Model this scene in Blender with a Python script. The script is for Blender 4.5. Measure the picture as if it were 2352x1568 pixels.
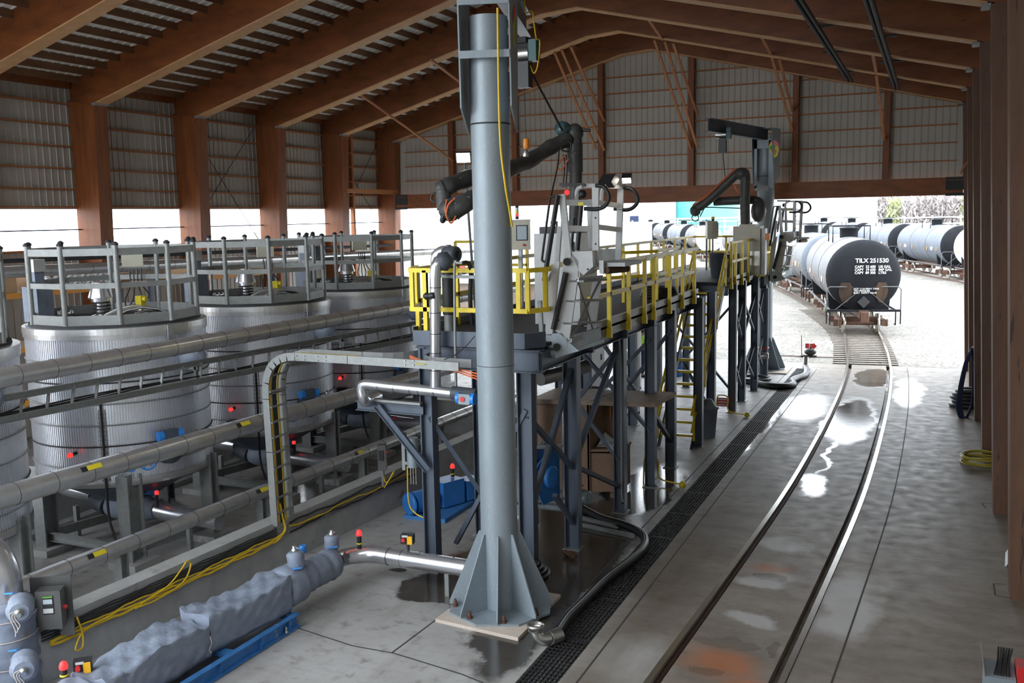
import bpy, bmesh, math, random
from math import sin, cos, pi, radians, hypot, atan2
from mathutils import Vector, Matrix
random.seed(7)
for o in list(bpy.data.objects): bpy.data.objects.remove(o)
SC = bpy.context.scene
COL = SC.collection
# ------------------------------------------------------------------ camera
CAMZ = 5.8
YAW, PITCH, ROLL, FPX = 0.41053264, -0.12770814, -0.02046596, 2214.99
_f = Vector((-sin(YAW)*cos(PITCH), cos(YAW)*cos(PITCH), sin(PITCH)))
_r0 = Vector((cos(YAW), sin(YAW), 0)); _u0 = _r0.cross(_f)
_r = _r0*cos(ROLL) + _u0*sin(ROLL); _u = _u0*cos(ROLL) - _r0*sin(ROLL)
cam = bpy.data.cameras.new('camera'); cam_o = bpy.data.objects.new('camera', cam); COL.objects.link(cam_o)
cam.sensor_width = 36; cam.lens = FPX*36/2352; cam.clip_end = 2000; cam.clip_start = 0.05
m4 = Matrix((( _r.x,_u.x,-_f.x,0),(_r.y,_u.y,-_f.y,0),(_r.z,_u.z,-_f.z,CAMZ),(0,0,0,1)))
cam_o.matrix_world = m4
SC.camera = cam_o
# ------------------------------------------------------------------ light: a bright overcast sky
w = bpy.data.worlds.new('overcast_sky'); SC.world = w; w.use_nodes = True
bg = w.node_tree.nodes['Background']; bg.inputs[0].default_value = (0.86, 0.93, 1.0, 1); bg.inputs[1].default_value = 1.0
SC.view_settings.view_transform = 'Standard'; SC.view_settings.look = 'None'
SC.view_settings.gamma = 1.0; SC.view_settings.use_curve_mapping = False
SC.view_settings.exposure = 2.85
SC.cycles.max_bounces = 8; SC.cycles.diffuse_bounces = 5; SC.cycles.glossy_bounces = 4
SC.cycles.use_denoising = True; SC.cycles.sample_clamp_indirect = 6
# ------------------------------------------------------------------ measuring helpers: world points seen at a photo pixel on a known plane
def _ray(x, y): return _r*((x-1176)/FPX) - _u*((y-784)/FPX) + _f
O = Vector((0,0,CAMZ))
def G(x, y, z=0.0):
    d = _ray(x,y); return O + d*((z-CAMZ)/d.z)
def PY(x, y, Y):
    d = _ray(x,y); return O + d*(Y/d.y)
def PX(x, y, X):
    d = _ray(x,y); return O + d*(X/d.x)
def PW(x, y, W): return O + _ray(x,y)*W
V = Vector
# ------------------------------------------------------------------ mesh builder
class MB:
    def __init__(s): s.v=[]; s.f=[]; s.sm=[]
    def add(s, vs, fs, sm=False):
        n=len(s.v); s.v += [tuple(v) for v in vs]; s.f += [tuple(i+n for i in f) for f in fs]; s.sm += [sm]*len(fs); return s
    def box(s, c, d, rz=0.0, rx=0.0, ry=0.0):
        R = Matrix.Rotation(rz,3,'Z') @ Matrix.Rotation(ry,3,'Y') @ Matrix.Rotation(rx,3,'X'); c=V(c)
        vs=[c+R@V((sx*d[0]/2,sy*d[1]/2,sz*d[2]/2)) for sz in(-1,1) for sy in(-1,1) for sx in(-1,1)]
        return s.add(vs,[(0,2,3,1),(4,5,7,6),(0,1,5,4),(2,6,7,3),(0,4,6,2),(1,3,7,5)])
    def bb(s, a, b):
        a=V(a);b=V(b); return s.box((a+b)/2,(abs(b.x-a.x),abs(b.y-a.y),abs(b.z-a.z)))
    def extr(s, p0, p1, poly, up=(0,0,1)):
        p0=V(p0);p1=V(p1);d=(p1-p0).normalized();up=V(up)
        if abs(d.dot(up.normalized()))>0.98: up=V((0,1,0)) if abs(d.y)<.9 else V((1,0,0))
        sd=d.cross(up).normalized();u=sd.cross(d)
        n=len(poly);vs=[p+sd*x+u*y for p in(p0,p1) for x,y in poly]
        fs=[(i,(i+1)%n,n+(i+1)%n,n+i) for i in range(n)]
        return s.add(vs,fs+[tuple(range(n-1,-1,-1)),tuple(range(n,2*n))])
    def bar(s, p0, p1, w, h=None, up=(0,0,1)):
        h=h or w; return s.extr(p0,p1,[(-w/2,-h/2),(w/2,-h/2),(w/2,h/2),(-w/2,h/2)],up)
    def ibeam(s, p0, p1, d, b, t=0.02, up=(0,0,1)):
        D=d/2;B=b/2;t2=t*.6
        return s.extr(p0,p1,[(-B,-D),(B,-D),(B,-D+t),(t2,-D+t),(t2,D-t),(B,D-t),(B,D),(-B,D),(-B,D-t),(-t2,D-t),(-t2,-D+t),(-B,-D+t)],up)
    def chan(s, p0, p1, d, b, t=0.02, up=(0,0,1), flip=1):
        D=d/2;f=flip
        P=[(0,-D),(f*b,-D),(f*b,-D+t),(f*t,-D+t),(f*t,D-t),(f*b,D-t),(f*b,D),(0,D)]
        if f<0: P=P[::-1]
        return s.extr(p0,p1,P,up)
    def tube(s, pts, r, n=10, caps=True, sm=True):
        pts=[V(p) for p in pts]; m=len(pts); rs=r if isinstance(r,(list,tuple)) else [r]*m
        tang=[(pts[min(i+1,m-1)]-pts[max(i-1,0)]).normalized() for i in range(m)]
        a=V((0,0,1)) if abs(tang[0].z)<.9 else V((1,0,0)); nrm=(a-tang[0]*a.dot(tang[0])).normalized()
        vs=[]
        for i in range(m):
            nrm=(nrm-tang[i]*nrm.dot(tang[i])).normalized(); b=tang[i].cross(nrm)
            vs+=[pts[i]+(nrm*cos(2*pi*k/n)+b*sin(2*pi*k/n))*rs[i] for k in range(n)]
        s.add(vs,[(i*n+k,i*n+(k+1)%n,(i+1)*n+(k+1)%n,(i+1)*n+k) for i in range(m-1) for k in range(n)],sm)
        if caps: 
            s.add(vs[:n],[tuple(range(n-1,-1,-1))]); s.add(vs[-n:],[tuple(range(n))])
        return s
    def lathe(s, c, prof, n=24, axis=(0,0,1), sm=True, caps=True):
        c=V(c);ax=V(axis).normalized();a=V((1,0,0)) if abs(ax.x)<.9 else V((0,1,0));x=(a-ax*a.dot(ax)).normalized();y=ax.cross(x)
        vs=[c+ax*z+(x*cos(2*pi*k/n)+y*sin(2*pi*k/n))*r for r,z in prof for k in range(n)]
        m=len(prof)
        s.add(vs,[(i*n+k,i*n+(k+1)%n,(i+1)*n+(k+1)%n,(i+1)*n+k) for i in range(m-1) for k in range(n)],sm)
        if caps:
            if prof[0][0]>1e-4: s.add(vs[:n],[tuple(range(n-1,-1,-1))])
            if prof[-1][0]>1e-4: s.add(vs[-n:],[tuple(range(n))])
        return s
    def cyl(s, p0, p1, r, n=16, sm=True): return s.tube([p0,p1],r,n,True,sm)
    def ball(s, c, r, n=12, sc=(1,1,1)):
        c=V(c); m=n//2; vs=[];
        for i in range(m+1):
            t=pi*i/m
            for k in range(n): vs.append(c+V((r*sc[0]*sin(t)*cos(2*pi*k/n),r*sc[1]*sin(t)*sin(2*pi*k/n),r*sc[2]*cos(t))))
        return s.add(vs,[(i*n+k,(i+1)*n+k,(i+1)*n+(k+1)%n,i*n+(k+1)%n) for i in range(m) for k in range(n)],True)
    def plate(s, pts, th):
        pts=[V(p) for p in pts]; n=len(pts); th=V(th)
        vs=pts+[p+th for p in pts]
        nrm=sum(((pts[i]-pts[0]).cross(pts[(i+1)%n]-pts[0]) for i in range(n)),V((0,0,0)))
        fs=[tuple(range(n)),tuple(range(2*n-1,n-1,-1))]+[((i+1)%n,i,n+i,n+(i+1)%n) for i in range(n)]
        if nrm.dot(th)>0: fs=[f[::-1] for f in fs]
        return s.add(vs,fs)
    def torus(s, c, R, r, axis=(0,0,1), n=24, k=8, a0=0, a1=2*pi):
        c=V(c);ax=V(axis).normalized();a=V((1,0,0)) if abs(ax.x)<.9 else V((0,1,0));x=(a-ax*a.dot(ax)).normalized();y=ax.cross(x)
        full=abs(a1-a0-2*pi)<1e-6; m=n if full else n+1; vs=[]
        for i in range(m):
            t=a0+(a1-a0)*i/n; d=x*cos(t)+y*sin(t)
            for j in range(k):
                q=2*pi*j/k; vs.append(c+d*(R+r*cos(q))+ax*(r*sin(q)))
        fs=[]
        for i in range(n):
            i2=(i+1)%m
            for j in range(k): fs.append((i*k+j,i2*k+j,i2*k+(j+1)%k,i*k+(j+1)%k))
        return s.add(vs,fs,True)
    def build(s, name, mat, parent=None, label=None, kind=None):
        me=bpy.data.meshes.new(name); me.from_pydata(s.v,[],s.f); me.validate(verbose=False)
        if len(me.polygons)==len(s.sm): me.polygons.foreach_set('use_smooth',s.sm)
        me.update(); o=bpy.data.objects.new(name,me); COL.objects.link(o); me.materials.append(mat)
        if parent is not None:
            o.parent=parent
            if parent.type=='EMPTY': o.matrix_parent_inverse=Matrix.Translation(-parent.location)
        if label: o['label']=label
        if kind: o['kind']=kind
        return o
def tag(o,label,cat,group=None,kind=None):
    o['label']=label;o['category']=cat
    if group:o['group']=group
    if kind:o['kind']=kind
    return o
def thing(name,label,cat,loc=(0,0,0),group=None):
    o=bpy.data.objects.new(name,None);COL.objects.link(o);o.location=loc;o.empty_display_size=.1
    return tag(o,label,cat,group)
def copy_tree(o,parent=None):
    c=o.copy();COL.objects.link(c)
    if parent is not None:
        c.parent=parent;c.matrix_parent_inverse=o.matrix_parent_inverse.copy()
    for ch in list(o.children): copy_tree(ch,c)
    return c
def dup(o,loc,label,group=None):
    c=copy_tree(o);c.location=V(loc)
    if label:c['label']=label
    if group:c['group']=group
    return c
def arc(p0,p1,p2,n=8):
    """points of a quadratic curve"""
    p0,p1,p2=V(p0),V(p1),V(p2); return [p0*(1-t)**2+p1*2*t*(1-t)+p2*t*t for t in [i/n for i in range(n+1)]]
def smooth(pts,n=8):
    """Catmull-Rom through the points"""
    P=[V(p) for p in pts];P=[P[0]*2-P[1]]+P+[P[-1]*2-P[-2]];out=[]
    for i in range(1,len(P)-2):
        for k in range(n):
            t=k/n;a,b,c,d=P[i-1],P[i],P[i+1],P[i+2]
            out.append(.5*((2*b)+(c-a)*t+(2*a-5*b+4*c-d)*t*t+(3*b-a-3*c+d)*t**3))
    return out+[P[-2]]
# ------------------------------------------------------------------ materials
def nn(nt,t,**k):
    n=nt.nodes.new(t)
    for a,b in k.items(): setattr(n,a,b)
    return n
def mat(name,col,rough=.5,metal=0.0,var=.0,vscale=4.0,stretch=(1,1,1),col2=None,bump=0.0,bscale=30,spec=None,specks=None,rvar=0):
    m=bpy.data.materials.new(name);m.use_nodes=True;nt=m.node_tree;b=nt.nodes['Principled BSDF'];L=nt.links.new
    b.inputs['Base Color'].default_value=(*col,1);b.inputs['Roughness'].default_value=rough;b.inputs['Metallic'].default_value=metal
    if spec is not None:b.inputs['Specular IOR Level'].default_value=spec
    if var or col2 or bump or specks or rvar:
        tc=nn(nt,'ShaderNodeTexCoord');mp=nn(nt,'ShaderNodeMapping');mp.inputs['Scale'].default_value=stretch;L(tc.outputs['Object'],mp.inputs[0])
        no=nn(nt,'ShaderNodeTexNoise');no.inputs['Scale'].default_value=vscale;no.inputs['Detail'].default_value=7;no.inputs['Roughness'].default_value=.65;L(mp.outputs[0],no.inputs['Vector'])
        c2=col2 or tuple(max(0,c*(1-var)) for c in col)
        c1=col if col2 else tuple(c*(1+var) for c in col)
        mx=nn(nt,'ShaderNodeMix',data_type='RGBA');rmp=nn(nt,'ShaderNodeMapRange');rmp.inputs[1].default_value=.3;rmp.inputs[2].default_value=.7
        L(no.outputs['Fac'],rmp.inputs[0]);L(rmp.outputs[0],mx.inputs[0]);mx.inputs[6].default_value=(*c1,1);mx.inputs[7].default_value=(*c2,1);out=mx.outputs[2]
        if specks:
            n2=nn(nt,'ShaderNodeTexNoise');n2.inputs['Scale'].default_value=specks[0];n2.inputs['Detail'].default_value=3;L(mp.outputs[0],n2.inputs['Vector'])
            r2=nn(nt,'ShaderNodeMapRange');r2.inputs[1].default_value=specks[1];r2.inputs[2].default_value=specks[1]+.06;L(n2.outputs['Fac'],r2.inputs[0])
            m2=nn(nt,'ShaderNodeMix',data_type='RGBA');L(r2.outputs[0],m2.inputs[0]);L(out,m2.inputs[6]);m2.inputs[7].default_value=(*specks[2],1);out=m2.outputs[2]
        L(out,b.inputs['Base Color'])
        if rvar:
            r3=nn(nt,'ShaderNodeMapRange');r3.inputs[3].default_value=rough-rvar;r3.inputs[4].default_value=rough+rvar;L(no.outputs['Fac'],r3.inputs[0]);L(r3.outputs[0],b.inputs['Roughness'])
        if bump:
            nb=nn(nt,'ShaderNodeTexNoise');nb.inputs['Scale'].default_value=bscale;nb.inputs['Detail'].default_value=4;L(mp.outputs[0],nb.inputs['Vector'])
            bp=nn(nt,'ShaderNodeBump');bp.inputs['Strength'].default_value=bump;bp.inputs['Distance'].default_value=.02;L(nb.outputs['Fac'],bp.inputs['Height']);L(bp.outputs[0],b.inputs['Normal'])
    return m
def emit(name,col,st):
    m=bpy.data.materials.new(name);m.use_nodes=True;b=m.node_tree.nodes['Principled BSDF']
    b.inputs['Base Color'].default_value=(*col,1);b.inputs['Emission Color'].default_value=(*col,1);b.inputs['Emission Strength'].default_value=st
    return m
WOODC=(.25,.075,.017);WOOD2=(.13,.037,.009)
M={}
M['wood_v']=mat('laminated_timber_upright',WOODC,.55,0,col2=WOOD2,vscale=2.2,stretch=(3,3,.35),specks=(5,.66,(.07,.03,.015)))
M['wood_d']=mat('dark_brown_timber_upright',(.14,.07,.04),.6,0,col2=(.085,.04,.022),vscale=2.2,stretch=(3,3,.35),specks=(5,.66,(.04,.02,.012)))  # darker, duller brown than the other uprights; right columns only
M['streak']=mat('rust_streak_stain',(.075,.036,.016),.8,0,col2=(.02,.015,.012),vscale=3,stretch=(2,2,.4))
M['zinc']=mat('pale_zinc_plate',(.46,.53,.58),.45,.2,var=.1,vscale=6)
M['wood_x']=mat('laminated_timber_across',WOODC,.55,0,col2=WOOD2,vscale=2.2,stretch=(.5,3,1.6),specks=(6,.68,(.08,.03,.015)))
M['strip']=mat('pale_timber_edge',(.55,.33,.17),.6,0,col2=(.45,.24,.1),vscale=3)
M['lumber']=mat('sawn_lumber',(.42,.16,.045),.65,0,col2=(.27,.10,.035),vscale=3,stretch=(2,.3,3))
M['lumber_dark']=mat('weathered_purlin_lumber',(.22,.105,.05),.7,0,col2=(.12,.055,.025),vscale=3,stretch=(2,.3,3))
M['siding']=mat('ribbed_metal_siding',(.43,.405,.355),.5,.0,var=.06,vscale=.8)
M['roof']=mat('ribbed_metal_roof_underside',(.8,.8,.77),.5,0,var=.06,vscale=.8)
M['galv']=mat('galvanised_steel',(.27,.28,.275),.45,.4,var=.12,vscale=9,rvar=.1)
M['mast']=mat('galvanised_mast',(.26,.305,.335),.45,.2,var=.1,vscale=4,stretch=(1,1,.25),specks=(55,.6,(.3,.35,.4)),rvar=.08)
M['alu']=mat('aluminium_jacketing',(.62,.63,.66),.26,.85,var=.08,vscale=5)
M['alu_d']=mat('dull_aluminium_jacketing',(.62,.62,.62),.3,.8,var=.1,vscale=5)
M['corr']=mat('corrugated_tank_jacket',(.8,.82,.87),.32,.8,var=.08,vscale=2)
M['steel']=mat('slate_painted_steel',(.085,.105,.14),.42,.15,var=.15,vscale=3,stretch=(1,1,.3))
M['yellow']=mat('safety_yellow_paint',(.83,.63,.03),.4,0,var=.1,vscale=5)
M['ycab']=mat('yellow_cable_jacket',(.68,.46,.02),.4)
M['black']=mat('black_rubber',(.018,.018,.02),.45)
M['dark']=mat('dark_deck_plate',(.025,.025,.028),.7,0,var=.3,vscale=6)
M['white']=mat('white_painted_metal',(.58,.59,.59),.4,0,var=.06,vscale=5)
M['beige']=mat('beige_enclosure',(.52,.50,.40),.45,0,var=.06)
M['wrap']=mat('grey_insulation_blanket',(.2,.232,.295),.62,0,var=.12,vscale=5,bump=.9,bscale=9,specks=(4,.68,(.22,.2,.18)))
M['wrapd']=mat('dark_insulation_blanket',(.06,.07,.085),.55,0,var=.2,vscale=6,bump=.6,bscale=9)
M['hosew']=mat('black_hose_wrap',(.055,.055,.053),.5,0,var=.3,vscale=6,bump=.5,bscale=9,specks=(14,.7,(.4,.4,.38)))
M['blue']=mat('blue_paint',(.03,.18,.52),.4,0,var=.12)
M['bluec']=mat('bright_blue_actuator',(.03,.25,.75),.35)
M['bluew']=mat('worn_blue_skid',(.05,.2,.5),.5,0,var=.2,vscale=6,specks=(9,.66,(.3,.36,.45)))
M['red']=mat('red_plastic',(.6,.03,.03),.35)
M['redlit']=emit('lit_red_lens',(.9,.02,.02),.35)
M['amber']=mat('amber_lens',(.85,.45,.02),.3)
M['orange']=mat('orange_paint',(.75,.25,.03),.45)
M['orangec']=mat('orange_cable',(.65,.14,.04),.45)
M['ply']=mat('brown_plywood',(.27,.17,.11),.7,0,var=.14,vscale=3)
M['stain']=mat('stainless',(.5,.5,.48),.3,.9,var=.06)
M['screen']=mat('screen_glass',(.45,.52,.56),.15)
M['conc']=mat('curb_concrete',(.36,.36,.35),.75,0,var=.16,vscale=2.5,specks=(2.2,.66,(.2,.2,.19)),bump=.2)
M['padc']=mat('pale_grout_pad',(.55,.47,.4),.8,0,var=.12)
M['rust']=mat('rusty_cast_steel',(.11,.055,.035),.7,.2,var=.3,vscale=5)
M['railh']=mat('polished_rail_head',(.55,.53,.48),.22,.9,var=.1,vscale=3)
M['gravel']=mat('pale_crushed_gravel',(.205,.19,.165),.9,0,var=.3,vscale=.9,specks=(7,.55,(.09,.08,.07)),bump=.5,bscale=25)
M['tie']=mat('grey_wood_tie',(.19,.165,.14),.85,0,var=.3,vscale=4)
M['carb']=mat('black_tank_car_paint',(.012,.013,.016),.7,0,var=.25,vscale=1.5,spec=.15)
M['carbr']=mat('tank_car_head_rusty',(.012,.013,.016),.7,0,var=.2,vscale=1.2,spec=.15)
M['carg']=mat('faded_grey_tank_car_paint',(.11,.11,.115),.6,0,var=.2,vscale=.8,spec=.25)
M['carblue']=mat('faded_blue_grey_car_paint',(.115,.13,.155),.6,0,var=.2,vscale=.8,spec=.25)
M['lettering']=mat('white_stencil',(.85,.85,.85),.6)
M['green']=mat('lime_shirt',(.42,.78,.06),.7)
M['skin']=mat('skin',(.45,.27,.19),.55)
M['navy']=mat('navy_cloth',(.015,.025,.07),.8)
M['hair']=mat('black_hair',(.012,.01,.009),.7)
M['teal']=mat('teal_tank_paint',(.10,.42,.40),.6)
M['bldg']=mat('white_building_siding',(.75,.77,.78),.6)
M['grass']=mat('spring_grass',(.16,.34,.05),.9,0,var=.3)
M['brush']=mat('bare_twigs_hazed',(.4,.36,.35),.9,0,var=.25,vscale=.3)  # twig grey lightened so the colour carries the distance haze
M['leaf']=mat('spring_leaves_hazed',(.42,.46,.24),.9,0,var=.25,vscale=.3)  # leaf green paled for the same haze
M['lit']=emit('lit_lamp_lens',(1,.95,.8),8)
M['boxd']=mat('dark_stainless_box',(.13,.13,.125),.4,.5,var=.1)
M['plyt']=mat('pale_plywood_top',(.4,.31,.24),.7,0,var=.14,vscale=3)  # lighter tan than the plywood panels; bench top only
M['coil']=mat('olive_yellow_hose',(.38,.31,.03),.45)
M['dgreen']=mat('dark_green_casing',(.02,.09,.09),.45)
M['grate']=mat('black_grating',(.022,.022,.024),.6,.1)
M['tyel']=mat('yellow_label',(.75,.62,.03),.5)
M['greens']=mat('green_paint',(.13,.36,.05),.5)
M['brown']=mat('brown_roof_shed',(.2,.15,.12),.7,0,var=.2)
M['card']=mat('cardboard',(.42,.27,.15),.8,0,var=.1)
M['rackor']=mat('pallet_rack_orange',(.6,.25,.03),.5)
# ================================================================== THE SETTING
YL=[38.05-4.2*n for n in range(10)]; YR=[38.05-4.45*n for n in range(10)]
XO_L,XO_R=-22.9,1.95
def under(x):
    P=[(-22.3,9.17),(-21.9,9.28),(-11.5,12.13),(-10.3,12.22),(-9.2,11.95),(.8,9.5),(1.3,9.38)]
    for (a,b),(c,d) in zip(P,P[1:]):
        if x<=c: return b+(d-b)*(x-a)/(c-a)
    return P[-1][1]
XA=-10.35
def purl(x): return 13.35-.29*(XA-x) if x<XA else 13.35-.277*(x-XA)     # underside of the purlins
def yat(n,x): return YL[n]+(YR[n]-YL[n])*(x+22)/23.0                   # the frames stand very slightly out of square
# ---- floor: one slab with the drain trench and the two rail grooves sunk into it
TRK=[(-40,-3.1),(2,-2.75),(9,-2.42),(11.4,-2.31),(14,-2.17),(19.7,-1.9),(24,-1.81),(30,-1.79),(34,-1.85),(38,-2.0),(43.5,-2.45),(48.4,-2.95),(52.5,-3.65),(60,-5.25),(70,-7.95),(81.6,-11.6),(95,-16.5),(112,-23.5)]
def trk(y):
    for i,((a,b),(c,d)) in enumerate(zip(TRK,TRK[1:])):
        if y<=c:
            t=(y-a)/(c-a)
            p=lambda k:TRK[min(max(k,0),len(TRK)-1)]
            def slope(k):
                q0,q1=p(k-1),p(k+1); return (q1[1]-q0[1])/(q1[0]-q0[0])
            m0,m1=slope(i)*(c-a),slope(i+1)*(c-a)
            return b*(2*t**3-3*t*t+1)+m0*(t**3-2*t*t+t)+d*(-2*t**3+3*t*t)+m1*(t**3-t*t)
    return TRK[-1][1]
def trk_dir(y):
    d=V((trk(y+.2)-trk(y-.2),.4,0)); return d.normalized()
DR_L=lambda y:-4.62+.02*(y-12)*.3; DR_R=lambda y:DR_L(y)+.5
GA=.7175
def fcols(y):
    c=trk(y)
    return [-23.2,DR_L(y),DR_R(y),c-GA-.09,c-GA+.11,c+GA-.11,c+GA+.09,2.4]
mb=MB(); ys=[-8]+[i*.75 for i in range(0,51)]+[38.3]; y0d,y1d=10.45,36.9
ys=sorted(set(ys+[y0d,y1d]))
for a,b in zip(ys,ys[1:]):
    A,B=fcols(a),fcols(b); dr=a>=y0d-1e-6 and b<=y1d+1e-6
    for k in range(7):
        g=(k in(3,5)) or (k==1 and dr); z=-.14 if g else 0
        mb.add([(A[k],a,z),(A[k+1],a,z),(B[k+1],b,z),(B[k],b,z)],[(0,1,2,3)])
        if g:
            mb.add([(A[k],a,0),(A[k],a,z),(B[k],b,z),(B[k],b,0)],[(0,1,2,3)]); mb.add([(A[k+1],a,0),(B[k+1],b,0),(B[k+1],b,z),(A[k+1],a,z)],[(0,1,2,3)])
for y in(y0d,y1d): mb.add([(DR_L(y),y,0),(DR_R(y),y,0),(DR_R(y),y,-.14),(DR_L(y),y,-.14)],[(0,1,2,3)])
mb.add([(-23.2,38.3,0),(2.4,38.3,0),(2.4,38.3,-.2),(-23.2,38.3,-.2)],[(3,2,1,0)])
# ---- floor material: worn concrete with wet, oily and rusty patches
fm=bpy.data.materials.new('hall_concrete');fm.use_nodes=True;nt=fm.node_tree;bs=nt.nodes['Principled BSDF'];L=nt.links.new
pos=nn(nt,'ShaderNodeNewGeometry').outputs['Position']
def noise(scale,detail=6,st=(1,1,1),rough=.6):
    mp=nn(nt,'ShaderNodeMapping');mp.inputs['Scale'].default_value=st;L(pos,mp.inputs[0]);n=nn(nt,'ShaderNodeTexNoise');n.inputs['Scale'].default_value=scale;n.inputs['Detail'].default_value=detail;n.inputs['Roughness'].default_value=rough;L(mp.outputs[0],n.inputs['Vector']);return n
def rng(s,a,b,c=0,d=1):
    r=nn(nt,'ShaderNodeMapRange');r.inputs[1].default_value=a;r.inputs[2].default_value=b;r.inputs[3].default_value=c;r.inputs[4].default_value=d;L(s,r.inputs[0]);return r.outputs[0]
def mth(op,a,b):
    m=nn(nt,'ShaderNodeMath',operation=op)
    for i,x in enumerate((a,b)):
        if isinstance(x,(int,float)): m.inputs[i].default_value=x
        else: L(x,m.inputs[i])
    return m.outputs[0]
def mixc(f,a,b):
    m=nn(nt,'ShaderNodeMix',data_type='RGBA')
    L(f,m.inputs[0])
    for i,x in((6,a),(7,b)):
        if isinstance(x,tuple): m.inputs[i].default_value=(*x,1)
        else: L(x,m.inputs[i])
    return m.outputs[2]
wob=noise(.9,6);wv=nn(nt,'ShaderNodeVectorMath',operation='MULTIPLY_ADD');L(wob.outputs['Color'],wv.inputs[0]);wv.inputs[1].default_value=(1.0,1.0,0);L(pos,wv.inputs[2])
def blob(cx,cy,rx,ry,soft=.25,rot=0):
    s=nn(nt,'ShaderNodeVectorMath',operation='SUBTRACT');L(wv.outputs[0],s.inputs[0]);s.inputs[1].default_value=(cx+.5,cy+.5,0)
    if rot:
        q=nn(nt,'ShaderNodeVectorRotate');q.inputs['Axis'].default_value=(0,0,1);q.inputs['Angle'].default_value=-rot;L(s.outputs[0],q.inputs['Vector']);s=q
    m=nn(nt,'ShaderNodeVectorMath',operation='MULTIPLY');L(s.outputs[0],m.inputs[0]);m.inputs[1].default_value=(1/rx,1/ry,0)
    l=nn(nt,'ShaderNodeVectorMath',operation='LENGTH');L(m.outputs[0],l.inputs[0]);return rng(l.outputs['Value'],1,1-soft)
def anyof(*b):
    o=b[0]
    for x in b[1:]:o=mth('MAXIMUM',o,x)
    return o
n1=noise(.55,8);n2=noise(3.5,7);n3=noise(1.2,7,(1,.25,1))
c=mixc(rng(n1.outputs['Fac'],.35,.65),(.44,.435,.425),(.34,.33,.315))
c=mixc(rng(n2.outputs['Fac'],.55,.75),c,(.20,.185,.165))
sep=nn(nt,'ShaderNodeSeparateXYZ');L(pos,sep.inputs[0])
trackzone=rng(sep.outputs['X'],-4.6,-3.6); c=mixc(mth('MULTIPLY',trackzone,.75),c,(.205,.16,.115))
n4=noise(1.1,9,(.6,1.5,1),.72);c=mixc(mth('MULTIPLY',mth('MULTIPLY',rng(n4.outputs['Fac'],.36,.68),.75),trackzone),c,(.115,.085,.058))
n5=noise(7,8,(.35,1.4,1),.75);c=mixc(mth('MULTIPLY',rng(n5.outputs['Fac'],.52,.75),.4),c,(.11,.095,.08))
c=mixc(mth('MULTIPLY',blob(-3.7,15.5,.85,4.5,.7),.7),c,(.10,.075,.05))
c=mixc(mth('MULTIPLY',anyof(blob(-.95,14.5,.5,1.5,.4),blob(-2.2,16.9,.5,.5,.5),blob(-2.35,14.9,.5,.3,.4),blob(-2.2,13.5,.5,.25,.4),blob(-3.4,11.6,.6,1.0,.8)),.8),c,(.47,.455,.44))
c=mixc(mth('MULTIPLY',rng(n3.outputs['Fac'],.5,.7),.5),c,(.17,.145,.12))
wet=anyof(blob(-6.1,15.2,1.7,3.5),blob(-4.95,13.6,.35,3.2,.3),blob(-5.5,19.4,.9,2.6),blob(-6.9,13.0,.75,.75,.1),blob(-6.3,12.35,.28,.22,.1),blob(-8.0,13.4,.18,.1,.1),blob(-5.2,11.7,.45,1.5,.2,.1))
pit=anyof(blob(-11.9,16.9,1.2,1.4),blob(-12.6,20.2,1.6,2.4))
trkwet=anyof(blob(-1.9,28.2,.72,3.6),blob(-1.75,35.5,.7,2.4),blob(-2.15,21.0,.35,1.0,.4),blob(-2.1,24,.1,2.6,.6),blob(-3.3,29.5,.8,2.6,.6),blob(-.5,33,.5,3,.5),blob(-4.2,27,.3,6,.5))
damp=anyof(blob(-2.2,15.2,.6,.35,.5),blob(-2.3,12.7,.7,.3,.5),blob(-2.5,11.6,.3,.15,.3),blob(-1.75,12.7,.08,.3,.1))
rustm=anyof(blob(-2.35,12.0,.62,.7,.7),blob(-2.25,15.6,.5,.28,.9),blob(-1.95,11.5,.45,.4,.9))
c=mixc(mth('MULTIPLY',wet,.9),c,(.03,.022,.014))
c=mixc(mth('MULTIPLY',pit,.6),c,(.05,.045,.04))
c=mixc(mth('MULTIPLY',rustm,.75),c,(.40,.13,.04))
c=mixc(mth('MULTIPLY',damp,.35),c,(.09,.075,.06))
ro=rng(n2.outputs['Fac'],.3,.7,.42,.62)
def mixf(f,a,b):
    m=nn(nt,'ShaderNodeMix',data_type='FLOAT');L(f,m.inputs[0])
    for i,x in((2,a),(3,b)):
        if isinstance(x,(int,float)):m.inputs[i].default_value=x
        else:L(x,m.inputs[i])
    return m.outputs[0]
ro=mixf(damp,ro,.24);ro=mixf(wet,ro,.1);ro=mixf(pit,ro,.08);ro=mixf(trkwet,ro,.06)
sp_=mixf(anyof(wet,pit,trkwet),.22,.5);L(sp_,bs.inputs['Specular IOR Level'])
L(c,bs.inputs['Base Color']);L(ro,bs.inputs['Roughness'])
bpn=nn(nt,'ShaderNodeBump');bpn.inputs['Strength'].default_value=.12;bpn.inputs['Distance'].default_value=.01;L(noise(14,5).outputs['Fac'],bpn.inputs['Height']);L(bpn.outputs[0],bs.inputs['Normal'])
floor=mb.build('floor',fm,None,kind='structure')
M['floor']=fm
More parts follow.
